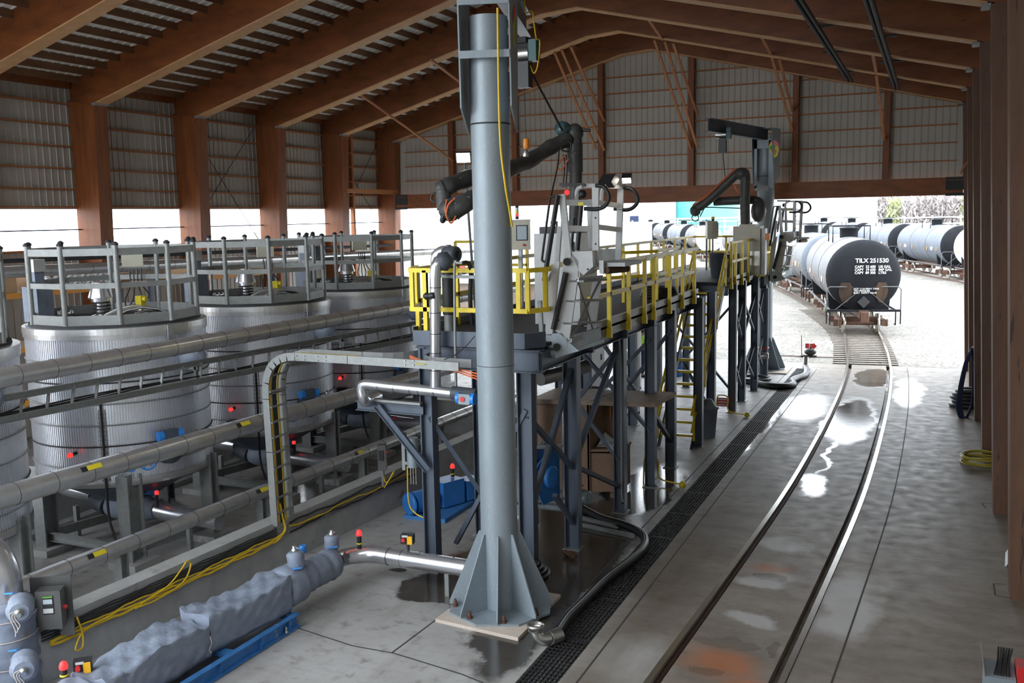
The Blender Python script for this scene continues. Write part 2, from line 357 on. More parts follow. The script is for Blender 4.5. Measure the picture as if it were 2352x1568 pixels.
# saw-cut joints in the slab (thin dark sealant let into the floor)
M['joint']=mat('joint_sealant',(.05,.045,.04),.8)
def joint(pts):
    m=MB()
    for a,b in zip(pts,pts[1:]):
        d=(V(b)-V(a)).normalized();s=V((-d.y,d.x,0))*.012
        m.add([V(a)+s+V((0,0,.003)),V(a)-s+V((0,0,.003)),V(b)-s+V((0,0,.003)),V(b)+s+V((0,0,.003))],[(0,1,2,3)])
    m.build('floor_joint',M['joint'],floor)
joint([(trk(y)+1.32+.0*y,y,0) for y in range(9,39)])
joint([G(1390,1515),G(1480,1420),G(1622,1150)][::-1]) if False else None
joint([(DR_R(y)+.22,y,0) for y in(9.5,20,36.9)]);joint([(DR_L(y)-.2,y,0) for y in(14,25,36.9)])
joint([G(677,1440),G(810,1483),G(905,1500),G(1060,1548),G(1110,1568)]);joint([G(1000,1424),G(900,1499)])
joint([G(2265,1168),G(2256,1156),G(2276,1156)]);joint([G(2330,1375),G(2286,1367),G(2282,1340),G(2312,1342)])
# ---- ground outside
gm=MB()
for a,b in(((-400,38.3),(400,700)),((-400,-80),(-23.2,38.3)),((2.4,-80),(400,38.3)),((-23.2,-80),(2.4,-8))):
    gm.add([(a[0],a[1],-.03),(b[0],a[1],-.03),(b[0],b[1],-.03),(a[0],b[1],-.03)],[(0,1,2,3)])
gm.build('ground',M['gravel'],kind='structure')
# ---- ribbed sheet helper: a sheet with trapezoid ribs, axis u (rib spacing direction), axis v (rib length)
def ribbed(mb,p0,u,length,v,h,nrm,sp=.23,dep=.022,top=None):
    """h may be a function of distance along u"""
    u=V(u).normalized();v=V(v).normalized();nrm=V(nrm);p0=V(p0);t=0;pr=[]
    while t<length:
        pr+=[(t,0),(t+sp*.78,0),(t+sp*.84,dep),(t+sp*.94,dep)];t+=sp
    pr=[q for q in pr if q[0]<length]+[(length,0)]
    vs=[]
    for q,d in pr:
        hh=h(q) if callable(h) else h
        vs+=[p0+u*q+nrm*d,p0+u*q+nrm*d+v*hh]
    return mb.add(vs,[(2*i,2*i+1,2*i+3,2*i+2) for i in range(len(pr)-1)])
# ---- left wall
wl=ribbed(MB(),(-22.98,8.6,6.3),(0,1,0),29.6,(0,0,1),3.9,(1,0,0)); ribbed(wl,(-22.98,8.6,0),(0,1,0),29.6,(0,0,1),5.15,(1,0,0))
wall_left=wl.build('wall_left',M['siding'],kind='structure')
GZ=[6.36,6.87,7.46,8.08,8.68,9.28]
for n in range(7):
    a,b=YL[n+1]+.24,YL[n]-.24
    for z in GZ: MB().bb((-22.96,a,z-.02),(-22.8,b,z+.02)).build('girt',M['lumber'],wall_left)
    MB().bb((-22.96,a,9.72),(-22.78,b,10.0)).build('eave_board',M['wood_x'],wall_left)
    MB().bb((-22.99,a,5.11),(-22.8,b,5.17)).build('sill_cap',M['lumber'],wall_left)
    for z in (1.2,2.6,4.0): MB().bb((-22.96,a,z-.02),(-22.82,b,z+.02)).build('girt',M['lumber'],wall_left)
# ---- right wall
wr=ribbed(MB(),(2.02,-1.5,0),(0,1,0),39.7,(0,0,1),10.2,(-1,0,0)).build('wall_right',M['siding'],kind='structure')
ribbed(MB(),(-8,-1.5,0),(1,0,0),10,(0,0,1),lambda q:purl(-8+q)+.15,(0,1,0)).build('wall_front_light_block',M['siding'],kind='structure')  # unseen partial end wall, added to keep light off the right columns
# ---- gable wall over the rail opening
ge=ribbed(MB(),(-22.98,38.32,6.85),(1,0,0),25,(0,0,1),lambda q:purl(-22.98+q)+.2-6.85,(0,-1,0))
wall_back=ge.build('wall_back',M['siding'],kind='structure')
PXS=[-19.25,-16.26,-12.44,-8.75,-4.81,-1.62]
for x in PXS: MB().bb((x-.11,37.98,6.86),(x+.11,38.28,under(x)+.1)).build('post',M['wood_v'],wall_back)
xs=[-21.75]+PXS+[.85]
for a,b in zip(xs,xs[1:]):
    for i in range(9):
        z=7.5+.633*i
        if z>max(under(a),under(b))-.02: continue
        xa,xb=a+.11,b-.11
        while under(xa)<z: xa+=.1
        while under(xb)<z: xb-=.1
        if xb-xa>.2: MB().bb((xa,38.14,z-.02),(xb,38.3,z+.02)).build('girt',M['lumber'],wall_back)
# ---- door header beam
hb=thing('header_beam','deep timber header beam across the top of the rail opening','beam',(-10,38,6.6))
MB().bb((-22.0,37.86,6.28),(.97,38.12,6.9)).build('beam',M['wood_x'],hb)
for x,s in((-21.75,1),(.75,-1)):
    MB().bb((x-.35,37.83,6.45),(x+.35,37.86,6.78)).build('steel_plate',M['dark'],hb)
    for z in(6.3,6.86):
        MB().bb((x-.35,37.83,z-.05),(x+.35,37.86,z+.05)).build('steel_strap',M['dark'],hb)
# ---- timber portal frames
LBL={0:'timber portal frame against the gable wall, over the rail opening',1:'timber portal frame one bay in from the gable wall',2:'timber portal frame two bays in from the gable wall, sway brace on its left slope',3:'timber portal frame three bays in from the gable wall',4:'timber portal frame whose left column stands behind the nearest tank railing',5:'timber portal frame crossing the upper left corner of the picture',6:'timber portal frame with the dark column close by on the right edge of the picture',7:'timber portal frame overhead just in front of the camera',8:'timber portal frame at the open near end, just ahead of the camera'}
for n in range(9):
    yl,yr=YL[n],YR[n]; t=.24
    fr=thing('portal_frame',LBL[n],'timber frame',(-10,(yl+yr)/2,0))
    zt=purl(-22.9)+.24
    MB().plate([(-22.9,yl-t,0),(-22.2,yl-t,0),(-21.92,yl-t,9.2),(-22.9,yl-t,9.4)],(0,2*t,0)).build('left_column',M['wood_v'],fr)
    MB().plate([(1.95,yr-t,0),(1.95,yr-t,9.5),(.86,yr-t,9.45),(1.25,yr-t,0)],(0,2*t,0)).build('right_column',M['wood_d'],fr)
    # rafters
    tl=.2
    def raf(pts): 
        return [V((x,yat(n,x)-tl,z)) for x,z in pts]
    left=[(-22.9,9.05),(-22.2,9.2),(-21.9,9.28),(-11.5,12.13),(-10.3,12.22),(-10.3,purl(-10.3)+.22),(-22.9,purl(-22.9)+.22)]
    right=[(-10.3,12.22),(-9.2,11.95),(.8,9.5),(1.3,9.38),(1.95,9.38),(1.95,purl(1.95)+.22),(-10.3,purl(-10.3)+.22)]
    MB().plate(raf(left),(0,2*tl,0)).build('left_rafter',M['wood_x'],fr)
    MB().plate(raf(right),(0,2*tl,0)).build('right_rafter',M['wood_x'],fr)
    # pale trim strip under the rafters and the little bright flashing at the knee
    st=[V((x,yat(n,x),under(x)-.015)) for x in(-21.9,-11.5,-10.3,-9.2,.8)]
    m=MB()
    for a,b in zip(st,st[1:]): m.bar(a,b,2*tl+.04,.035)
    m.build('soffit_strip',M['strip'],fr)
    MB().bb((-22.0,yl-.26,9.2),(-21.85,yl+.26,9.27)).build('knee_flashing',M['galv'],fr)
    MB().bb((.7,yr-.24,9.42),(.85,yr+.24,9.47)).build('knee_flashing',M['galv'],fr)
# ---- roof sheet and purlins
rf=MB(); nslope=V((.29,0,-1)).normalized()
for s in(0,1):
    x0,x1=(-23.2,XA) if s==0 else (2.3,XA)
    p0=V((x0,2.0,purl(x0)+.2)); p1=V((x1,2.0,purl(x1)+.2)); d=p1-p0
    ribbed(rf,p0,(0,1,0),36.5,d,d.length,(0,0,-1),sp=.3)
ceil=rf.build('ceiling',M['roof'],kind='structure')
def purlin(n,x,stuff=None):
    ya=yat(n+1,x)+.2;yb=yat(n,x)-.2;z=purl(x)
    m=stuff or MB(); m.bb((x-.022,ya,z),(x+.022,yb,z+.19)); return m
rest=MB();cnt=0
for n in range(8):
    i=0;x=-22.45
    while x<XA-.2:
        if n<4 or (n==4 and x<-18.5 and cnt<100): purlin(n,x).build('purlin',M['lumber_dark'],ceil);cnt+=1
        else: purlin(n,x,rest)
        x+=.54;i+=1
    x=XA+.3
    while x<1.8: purlin(n,x,rest);x+=.54
rest.build('purlin',M['lumber_dark'],ceil,kind='stuff')
# ---- sway braces between frames and gable posts
def brace(a,b,label,w=.09):
    o=MB().bar(a,b,w,.05).build('sway_brace',M['lumber']); tag(o,label,'brace','diagonal sway braces under the roof')
Y1,Y2,YE=33.8,29.6,37.95
P1='the third gable post from the right';
for a,ya,b,yb,l in [((1503,92),Y1,(1587,342),YE,'diagonal sway brace, leftmost of three rising from the gable post left of the far crane'),
 ((1527,95),Y1,(1602,340),YE,'diagonal sway brace, middle one of three at the third gable post from the right'),
 ((1546,99),Y1,(1602,263),YE,'shorter diagonal sway brace at the third gable post from the right'),
 ((1274,121),Y1,(1369,342),YE,'diagonal sway brace, leftmost of the three at the gable post behind the loading arm elbow'),
 ((1290,114),Y1,(1388,345),YE,'diagonal sway brace, middle one of three at the gable post behind the loading arm elbow'),
 ((1311,107),Y1,(1388,278),YE,'shorter diagonal sway brace at the gable post behind the loading arm elbow'),
 ((1772,128),Y1,(1820,300),YE,'diagonal sway brace, longer of two at the gable post right of the far crane'),
 ((1790,136),Y1,(1820,255),YE,'diagonal sway brace, shorter of two at the gable post right of the far crane'),
 ((2013,172),Y1,(2031,322),YE,'lone diagonal sway brace at the rightmost gable post'),
 ((820,212),Y2,(1040,368),YE,'long diagonal sway brace from a left rafter to the gable wall beside the lit floodlight'),
 ((990,138),Y2-4.2,(1066,196),Y1,'diagonal sway brace between left rafters, just left of the near crane mast'),
 ((1488,42),Y2,(1522,91),Y1,'short sway brace between rafters above the third gable post from the right'),
 ((1748,82),Y2,(1773,129),Y1,'short sway brace between rafters above the far crane'),
 ((2004,119),Y2,(2013,170),Y1,'short sway brace between rafters near the rightmost conduit')]:
    brace(PY(*a,ya),PY(*b,yb),l)
m=MB()
for a,ya,b,yb in[((1355+95,995/4.48-10),Y1,(1338,228),Y1)]:pass
# cross timber, steel post and tension rods on the left wall
o=MB().bb((-22.1,33.9,PX(800,438,-22).z-.09),(-21.95,38.0,PX(800,438,-22).z+.09)).build('cross_timber',M['lumber']);tag(o,'horizontal cross timber between the last two left columns','timber')
o=MB().bb((-22.93,35.6,0),(-22.78,35.75,9.6)).build('wall_stud',M['lumber']);tag(o,'slender reddish stud in the last bay of the left wall','stud')
def rod(a,b,l):
    o=MB().tube([a,b],.012,6).build('tension_rod',M['dark']);tag(o,l,'rod','tension rods on the left wall')
rod(PX(585,290,-22.85),PX(475,470,-22.85),'thin steel tension rod rising to the right in the third bay of the left wall');rod(PX(480,365,-22.85),PX(600,560,-22.85),'thin steel tension rod falling to the right in the third bay of the left wall')
rod(PX(868,325,-22.85),PX(795,480,-22.85),'thin steel tension rod rising to the right in the last bay of the left wall');rod(PX(796,385,-22.85),PX(865,500,-22.85),'thin steel tension rod falling to the right in the last bay of the left wall')
for n in range(1,6):
    o=MB().tube([(-22.75,YL[n]+.24,5.71),(-22.75,YL[n-1]-.24,5.71)],.018,6).build('guard_cable',M['navy']);tag(o,'thin horizontal cable across the left wall opening, '+['last bay before the gable wall','second bay from the gable wall','third bay from the gable wall','fourth bay from the gable wall','bay at the left edge of the picture'][n-1],'cable','guard cables across the side opening')
# conduits hung under the right rafters
for k,pts in enumerate([[(1830,0,24.2),(1880,40,25.4),(1912,108,29.7),(1944,165,33.9),(1946,180,35.5)],[(2003,0,22.3),(2026,65,25.4),(2044,133,29.7),(2056,183,33.9),(2060,198,35.5)]]):
    cx=PY(pts[2][0],pts[2][1],pts[2][2]); cx=V((cx.x,0,cx.z))
    q=[PY(*p) for p in pts[1:4]];
    for v in q: v.z=min(v.z,under(v.x)-.2)
    a=q[0]+(q[0]-q[2]).normalized()*14; b=q[2]+(q[2]-q[0]).normalized()*1.6
    ct=thing('conduit_run','black double conduit run under the right rafters, '+('left one of two','right one of two')[k],'conduit',q[0])
    MB().tube([a+V((-.06,0,0)),b+V((-.06,0,0))],.045,8).build('pipe',M['dark'],ct);MB().tube([a+V((.06,0,0)),b+V((.06,0,0))],.045,8).build('pipe',M['dark'],ct)
    MB().bar(a+V((0,0,.06)),b+V((0,0,.06)),.16,.03).build('strut_channel',M['steel'],ct)
    for p in q: MB().box(p+V((.05,0,.12)),(.6,.12,.05)).build('hanger_bracket',M['dark'],ct)
# owl-like ornament on the rafter face
p=PY(1846,70,29.4);o=thing('rafter_ornament','small round pale plaque on the face of a right rafter','plaque',p)
MB().lathe(p,[(.15,0),(.15,.06),(.1,.08)],16,(0,-1,0)).build('disc',M['wood_v'],o);MB().lathe(p+V((0,-.08,0)),[(.08,0),(.08,.03)],12,(0,-1,0)).build('face',M['beige'],o)
# lumber offcut on the right gable column
o=MB().bar(PY(2206,398,37.8),PY(2221,372,37.8),.16,.06).build('wood_offcut',M['lumber']);tag(o,'pale wood offcut nailed to the right jamb above the header','board')
# ================================================================== TANK FARM
def make_tank(cx,cy,label):
    C=V((cx,cy,0)); R=1.5; zb,zt=1.5,3.95
    t=thing('storage_tank',label,'tank',C,'jacketed storage tanks along the left wall')
    n=210; pr=[]
    for i in range(n):
        for k,r in((0,R),(.45,R),(.55,R+.024),(.95,R+.024)):
            a=2*pi*(i+k)/n; pr.append((cx+r*cos(a),cy+r*sin(a)))
    m=MB(); N=len(pr); m.add([(x,y,z) for z in(zb,zt) for x,y in pr],[(i,(i+1)%N,N+(i+1)%N,N+i) for i in range(N)])
    m.build('jacket',M['corr'],t)
    MB().lathe(C,[(R+.02,zt-.03),(R+.045,zt-.03),(R+.045,zt+.05),(R+.055,zt+.05),(R+.05,zt+.15),(R-.1,zt+.16),(R-.3,zt+.17)],96,sm=False,caps=False).build('rim',M['alu_d'],t)
    MB().lathe(C,[(R-.05,zt+.155),(R-.06,zt+.2),(.01,zt+.22)],48,sm=False,caps=False).build('roof_deck',M['dark'],t)
    for i in range(6):
        MB().torus(C+V((0,0,1.75+.36*i)),R+.034,.012,n=64,k=4).build('band',M['dark'] if i in(1,4) else M['galv'],t)
    MB().lathe(C,[(R-.02,zb+.02),(R+.03,zb-.02),(R+.02,zb-.12),(R-.15,zb-.14),(.32,.78),(.32,.7)],48,caps=False).build('cone_bottom',M['steel'],t)
    MB().lathe(C,[(R+.035,zb+.02),(R+.04,zb-.1),(R-.02,zb-.12)],48,caps=False).build('bottom_ring',M['alu_d'],t)
    # legs on concrete pads
    LG=[(1.12,-1.08,.34),(1.36,.6,.2),(-.42,1.36,.2),(-.95,-1.05,.3)]
    for lx,ly,wd in LG:
        lg=MB().ibeam((cx+lx,cy+ly,.12),(cx+lx,cy+ly,zb+.1),wd,.26,.03,up=(0,1,0)).build('leg',M['galv'],t)
        MB().bb((cx+lx-.3,cy+ly-.3,0),(cx+lx+.3,cy+ly+.3,.12)).build('concrete_pad',M['conc'],lg)
    for a,b in((0,1),(1,2),(2,3),(3,0)):
        A,B=LG[a],LG[b]; MB().chan((cx+A[0],cy+A[1],.3),(cx+B[0],cy+B[1],.3),.16,.07,.015).build('tie_beam',M['galv'],t)
    # guard rail round the roof
    zr=zt+.2; rr=1.42; ang=[radians(-42+36*i) for i in range(10)]
    P=[V((cx+rr*cos(a),cy+rr*sin(a),zr)) for a in ang]
    for p in P:
        po=MB().tube([p,p+V((0,0,1.34))],.045,8).build('rail_post',M['galv'],t)
        MB().lathe(p+V((0,0,1.33)),[(.055,0),(.055,.03),(.02,.06)],8).build('post_cap',M['dark'],po)
    for z,h,nm in((1.22,.12,'top_rail'),(.66,.09,'mid_rail'),(.08,.17,'toe_board')):
        m=MB()
        for i in range(10): m.bar(P[i]+V((0,0,z)),P[(i+1)%10]+V((0,0,z)),.035,h)
        m.build(nm,M['galv'],t)
    # fittings on the roof
    def top(dx,dy): return V((cx+dx,cy+dy,zr))
    q=top(-.25,-.1)
    MB().lathe(q,[(.17,0),(.17,.05),(.09,.07),(.09,.28),(.16,.3),(.16,.36),(.21,.36),(.21,.38),(.13,.64),(.11,.65)],24,sm=False).build('vent_hood',M['alu'],t)
    m=MB()
    for i in range(4): m.torus(q+V((0,0,.1+.06*i)),.15,.012,n=16,k=4)
    m.build('vent_collar',M['dark'],t)
    q=top(.15,.45);MB().lathe(q,[(.12,0),(.12,.05),(.05,.06),(.05,.14)],16).build('gauge_base',M['stain'],t)
    MB().box(q+V((0,0,.25)),(.14,.12,.22)).tube([q+V((0,0,.3)),q+V((.12,.02,.3))],.05,8).build('level_gauge',M['tyel'],t)
    q=top(-.55,-.62)
    m=MB();m.lathe(q,[(.15,0),(.15,.05),(.11,.06),(.11,.1),(.14,.11),(.14,.13)],16)
    for i in range(8): m.cyl(q+V((.12*cos(i*pi/4),.12*sin(i*pi/4),.1)),q+V((.12*cos(i*pi/4),.12*sin(i*pi/4),.17)),.015,6)
    m.build('flanged_port',M['stain'],t)
    q=top(.5,.02)
    m=MB()
    ar=[(-.55,0),(-.45,.08),(-.25,.17),(0,.21),(.25,.17),(.45,.08),(.55,0)]
    for s in(-.28,.28):
        pts=[q+V((.34*0+s*.7,0,0))+V((.71*u*.0,0,0))+V((u*.72,u*.70,0))+V((s*.2,-s*.5,z)) for u,z in ar]
        m.tube(pts,.02,6)
    m.build('hatch_hoop',M['stain'],t)
    vs=[];fs=[]
    for s in(-.28,.28):
        vs+=[q+V((s*.9,-s*.5,z-.01))+V((u*.72,u*.70,0)) for u,z in ar]
    MB().add(vs,[(i,i+1,8+i,7+i) for i in range(6)],True).build('hatch_cover',M['stain'],t)
    q=top(-1.05,-.75);MB().box(q+V((0,0,.3)),(.36,.34,.62)).box(q+V((0,0,.75)),(.16,.2,.28)).build('agitator_housing',M['wrap'],t)
    MB().box(q+V((0,0,.98)),(.2,.24,.22)).build('white_cover',M['white'],t)
    # control box up on the rail
    q=V((cx-.55,cy+1.02,zr+1.02))
    bx=MB().box(q,(.1,.38,.3),rz=-.75).build('junction_box',M['beige'],t)
    m=MB()
    for k in range(4):
        s=V((.06,-.15+.1*k,-.2));m.tube(smooth([q+s,q+s+V((.05,-.05,-.3)),q+s+V((.15,-.3+.1*k,-.55)),top(.05,.2)+V((0,0,.12))],5),.013,5)
    m.build('sensor_cable',M['black'],t)
    # fittings on the jacket:  polar helper
    def J(az,z,r=R+.03): return V((cx+r*cos(az),cy+r*sin(az),z)),V((cos(az),sin(az),0)),V((-sin(az),cos(az),0))
    p,nr,tg=J(radians(-75),2.02)
    bc=MB().cyl(p,p+nr*.14,.03,10).build('beacon_stem',M['dark'],t);MB().cyl(p+nr*.14,p+nr*.2,.04,10).build('beacon_lens',M['redlit'],bc)
    p,nr,tg=J(radians(-75),1.66);MB().box(p+nr*.08,(.17,.2,.24),rz=radians(-75)).build('black_box',M['black'],t)
    p,nr,tg=J(radians(-57),0); m=MB()
    for s in(-.05,.05): m.bar(p+tg*s+V((0,0,1.5)),p+tg*s+V((0,0,2.75)),.012)
    for i in range(16): m.bar(p-tg*.08+V((0,0,1.55+.075*i)),p+tg*.08+V((0,0,1.55+.075*i))+nr*.01,.008)
    m.build('wire_tray',M['galv'],t)
    MB().tube(smooth([p+nr*.04+V((0,0,2.85)),p+nr*.04+V((0,0,2.2)),p+nr*.05+V((0,0,1.6)),p+nr*.02+V((0,0,.9)),p+nr*.1+tg*.1+V((0,0,.5))],6),.022,6).build('tray_cable',M['black'],t)
    p,nr,tg=J(radians(-20),1.95);b=MB().lathe(p,[(.2,0),(.24,.1),(.22,.22),(.12,.26)],16,nr).build('wrapped_nozzle',M['wrapd'],t)
    a=MB().box(p+nr*.2+V((0,0,.28)),(.13,.26,.19),rz=radians(-20)).cyl(p+nr*.2,p+nr*.2+V((0,0,.2)),.05,8).build('actuator_body',M['steel'],t)
    for s in(-1,1): MB().cyl(p+nr*.2+tg*(.13*s)+V((0,0,.28)),p+nr*.2+tg*(.22*s)+V((0,0,.28)),.085,12).build('actuator_cap',M['bluec'],a)
    p,nr,tg=J(radians(-33),1.82)
    m=MB().torus(p+nr*.14,.14,.016,nr+V((0,0,.4)),20,6)
    for k in range(3):
        d=tg*cos(k*pi/3)+V((0,0,sin(k*pi/3)));m.bar(p+nr*.14-d*.12,p+nr*.14+d*.12,.014)
    m.cyl(p,p+nr*.16,.02,8);m.build('handwheel',M['bluec'],t)
    p,nr,tg=J(radians(-42),1.72);MB().torus(p+nr*.05,.06,.014,nr,16,6).build('blue_ring_gauge',M['bluec'],t)
    p,nr,tg=J(radians(2),2.12);MB().cyl(p,p+nr*.1,.03,8).lathe(p+nr*.1,[(.07,0),(.07,.03),(.05,.05)],12,nr).build('sample_port',M['stain'],t)
    p,nr,tg=J(radians(-3),3.55,R+.08);MB().lathe(p,[(.02,-.1),(.16,-.02),(.24,.1),(.2,.26),(.1,.36)],12,V((.8,.5,-.3))).build('wrapped_outlet',M['wrap'],t)
    p,nr,tg=J(radians(-12),zt-.0,R+.08);MB().box(p+V((0,0,.02)),(.03,.12,.26),rz=radians(-12)).build('rim_clasp',M['alu'],t)
    return t
T0=make_tank(-13.5,13.1,'corrugated storage tank with full view of its front leg, second from the camera')
bpy.context.view_layer.update()
def dup_tank(dy,l):
    c=copy_tree(T0); c.location=V(T0.location)+V((0,dy,0)); c['label']=l; return c
dup_tank(-4.05,'corrugated storage tank cut off by the left edge of the picture, nearest the camera')
dup_tank(4.05,'corrugated storage tank behind the upright of the arched cable ladder')
dup_tank(8.05,'corrugated storage tank farthest along the row, behind the yellow front rail of the platform')
# ---- bottom discharge sets below the tanks
def discharge(cy,label):
    c=V((-13.5,cy,0)); t=thing('discharge_valve_set',label,'valve','' and 0 or c,'discharge valve sets under the tanks')
    z=.72; y=cy-.25
    MB().lathe((-13.5,cy,.3),[(.2,.18),(.24,.26),(.24,.42),(.2,.46)],16).build('outlet_collar',M['wrapd'],t)
    MB().tube([(-13.75,y,z),(-13.55,y-.0,z),(-12.9,y+.02,z),(-12.62,y+.02,z)],[.2,.25,.24,.17],14).build('wrapped_valve',M['wrap'],t)
    MB().tube([(-14.1,y-.05,z+.05),(-14.0,y-.08,z+.05),(-13.7,y-.1,z)],[.1,.15,.17],12).build('wrapped_tee',M['wrapd'],t)
    m=MB().tube([(-14.9,y+.05,z+.2),(-14.15,y+.05,z+.14)],.16,14);m.lathe((-14.9,y+.05,z+.2),[(.1,0),(.1,.1),(.06,.12)],12,(-1,0,0));m.build('jacketed_stub',M['alu'],t)
    MB().tube([(-12.62,y+.02,z),(-12.2,y+.02,z-.03),(-11.25,y+.05,z-.08)],.15,14).build('outlet_pipe',M['alu'],t)
    a=MB().box((-12.95,y+.02,z+.36),(.3,.16,.16)).cyl((-12.95,y+.02,z+.2),(-12.95,y+.02,z+.3),.05,8).build('actuator_body',M['steel'],t)
    for s in(-1,1): MB().cyl((-12.95+.15*s,y+.02,z+.36),(-12.95+.27*s,y+.02,z+.36),.1,12).build('actuator_cap',M['bluec'],a)
    MB().cyl((-12.95,y+.02,z+.44),(-12.95,y+.02,z+.48),.04,8).build('position_dot',M['red'],a)
    m=MB().torus((-13.05,cy+.1,1.25),.13,.016,(1,-.4,0),20,6).cyl((-13.3,cy+.1,1.25),(-13.05,cy+.1,1.25),.03,8)
    for k in range(3):
        d=V((.37*cos(k*pi/3),.93*cos(k*pi/3),sin(k*pi/3)))*.13;m.bar(V((-13.05,cy+.1,1.25))-d,V((-13.05,cy+.1,1.25))+d,.016)
    m.build('handwheel',M['bluec'],t)
    b=MB().cyl((-12.5,y-.1,z+.1),(-12.5,y-.1,z+.33),.025,8).build('beacon_stem',M['dark'],t);MB().cyl((-12.5,y-.1,z+.33),(-12.5,y-.1,z+.39),.035,10).build('beacon_lens',M['redlit'],b)
    for x in(-14.6,-11.9): MB().bar((x,y,0),(x,y,z-.12),.08).build('pipe_stand',M['galv'],t)
discharge(9.05,'wrapped discharge valve under the nearest tank'); 
discharge(13.1,'wrapped discharge valve with blue actuator beside the front leg of the second tank')
discharge(17.15,'wrapped discharge valve seen under the third tank through the cable ladder')
discharge(21.15,'wrapped discharge valve in shade under the farthest tank')
# ---- concrete walls round the tank pit
cb=MB()
A,B=V((-10.33,7.0,0)),V((-9.45,23.0,0)); d=(B-A).normalized(); s=V((-d.y,d.x,0))
cb.plate([A,A+s*.32,A+s*.32+V((0,0,.78)),A+V((0,0,.78))],d*16.1)
curb=cb.build('trim_1',M['conc'],kind='structure')
CURB_A,CURB_D,CURB_S=A.copy(),d.copy(),s.copy()
def curbp(y,off=0.0,z=0.0): return CURB_A+CURB_D*((y-CURB_A.y)/CURB_D.y)+CURB_S*off+V((0,0,z))
m=MB().bb((-15.9,4,0),(-15.45,30,1.05)).bb((-15.46,4,0),(-15.2,30,.12));m.bb((-15.5,23.0,0),(-9.2,23.35,.9))
m.build('trim_2',M['conc'],kind='structure')
# ---- pipes running the length of the tank row
def jpipe(name,label,pts,r,seams=.75,mt='alu_d',tags=(),group=None,n=18):
    t=thing(name,label,'pipe',pts[0],group); MB().tube(pts,r,n).build('jacket',M[mt],t)
    for a,b in zip(pts,pts[1:]):
        a,b=V(a),V(b);L_=(b-a).length;k=1
        while k*seams<L_: MB().torus(a+(b-a)*(k*seams/L_),r+.001,.005,(b-a),n,4).build('seam_band',M['dark'],t);k+=1
    for (u,w) in tags:
        a,b=V(pts[0]),V(pts[-1]);p=a+(b-a)*u;dd=(b-a).normalized();side=dd.cross(V((0,0,1)));q=p+(side*.8+V((0,0,.6))).normalized()*(r+.006)
        MB().bar(q-dd*w/2,q+dd*w/2,.012,.075,up=side*-.6+V((0,0,.8))).build('yellow_marker',M['tyel'],t);MB().bar(q-dd*(w/2+.1),q-dd*w/2,.012,.075,up=side*-.6+V((0,0,.8))).build('black_marker',M['black'],t)
    return t
def ext(a,b,ea=0,eb=0):
    a,b=V(a),V(b);u=(b-a).normalized();return [a-u*ea,b+u*eb]
def onz(px,z):return G(*px,z)
jpipe('jacketed_pipe','uppermost silver pipe running across the upper fronts of the tanks',ext(G(0,868,3.85),G(944,703,3.85),2,6),.135,.56,tags=())
jpipe('jacketed_pipe','middle silver pipe passing in front of the tank legs with yellow markers',ext(G(0,1143,2.25),G(821,905,2.25),1,6),.155,.6,tags=((.16,.25),(.37,.22),(.62,.22)))
t3=jpipe('jacketed_pipe','lowest silver pipe just above the pit floor behind the curb',ext(G(62,1340,.93),G(960,990,.93),.6,5),.125,.62,tags=((.11,.22),(.34,.22),(.53,.2)))
a=V(G(62,1340,.93))
for u in(1.6,4.8,8.0,11.2):
    q=a+(V(G(960,990,.93))-a).normalized()*u; MB().ibeam((q.x,q.y,0),(q.x,q.y,.81),.15,.15,.015).build('pipe_stand',M['galv'],t3)
jpipe('jacketed_pipe','silver pipe behind the tank railings along the left wall',ext(PX(0,626,-18.2),PX(900,582,-18.2),3,8),.13,.9)
o=MB().lathe(PX(726,582,-18.2),[(.05,-.3),(.22,-.22),(.24,0),(.22,.22),(.05,.3)],14,(0,1,0)).build('wrapped_valve',M['wrapd']);tag(o,'dark wrapped valve on the pipe behind the tank railings','valve')
o=MB().tube([PX(0,600,-19),PX(900,563,-19)],.05,8).build('thin_pipe',M['dark']);tag(o,'thin dark pipe above the silver pipe behind the tank railings','pipe')
# ---- horizontal ladder tray across the tank fronts
lt=thing('cable_tray','long grey ladder tray with black cables across the middle of the tanks','cable tray',(-11.4,12,3.3))
ta,tb=ext(G(0,915,3.42),G(960,740,3.42),2,4); ba,bb_=ext(G(0,965,3.12),G(960,775,3.12),2,4)
MB().chan(ta,tb,.1,.05,.01).build('upper_rail',M['galv'],lt);MB().chan(ba,bb_,.1,.05,.01).build('lower_rail',M['galv'],lt)
k=0.25;L_=(tb-ta).length
while k<L_: MB().bar(ta+(tb-ta)*(k/L_),ba+(bb_-ba)*(k/L_),.05,.02,up=(0,1,0)).build('rung',M['galv'],lt);k+=.42
for j in range(3):
    m=MB();pts=[ba+(bb_-ba)*(i/14)+V((-.03-.02*j,0,.06+.012*j+.02*sin(i*1.7+j))) for i in range(15)];m.tube(smooth(pts,4),.014,6);m.build('black_cable',M['black'],lt)
for y in(9,13,17,21):
    u=(y-ta.y)/(tb.y-ta.y);q=ta+(tb-ta)*u; MB().bar(q+V((-.9,0,-.1)),q+V((0,0,-.1)),.05).bar(q+V((-.05,0,.05)),q+V((-.05,0,-.4)),.05).build('tray_bracket',M['galv'],lt)
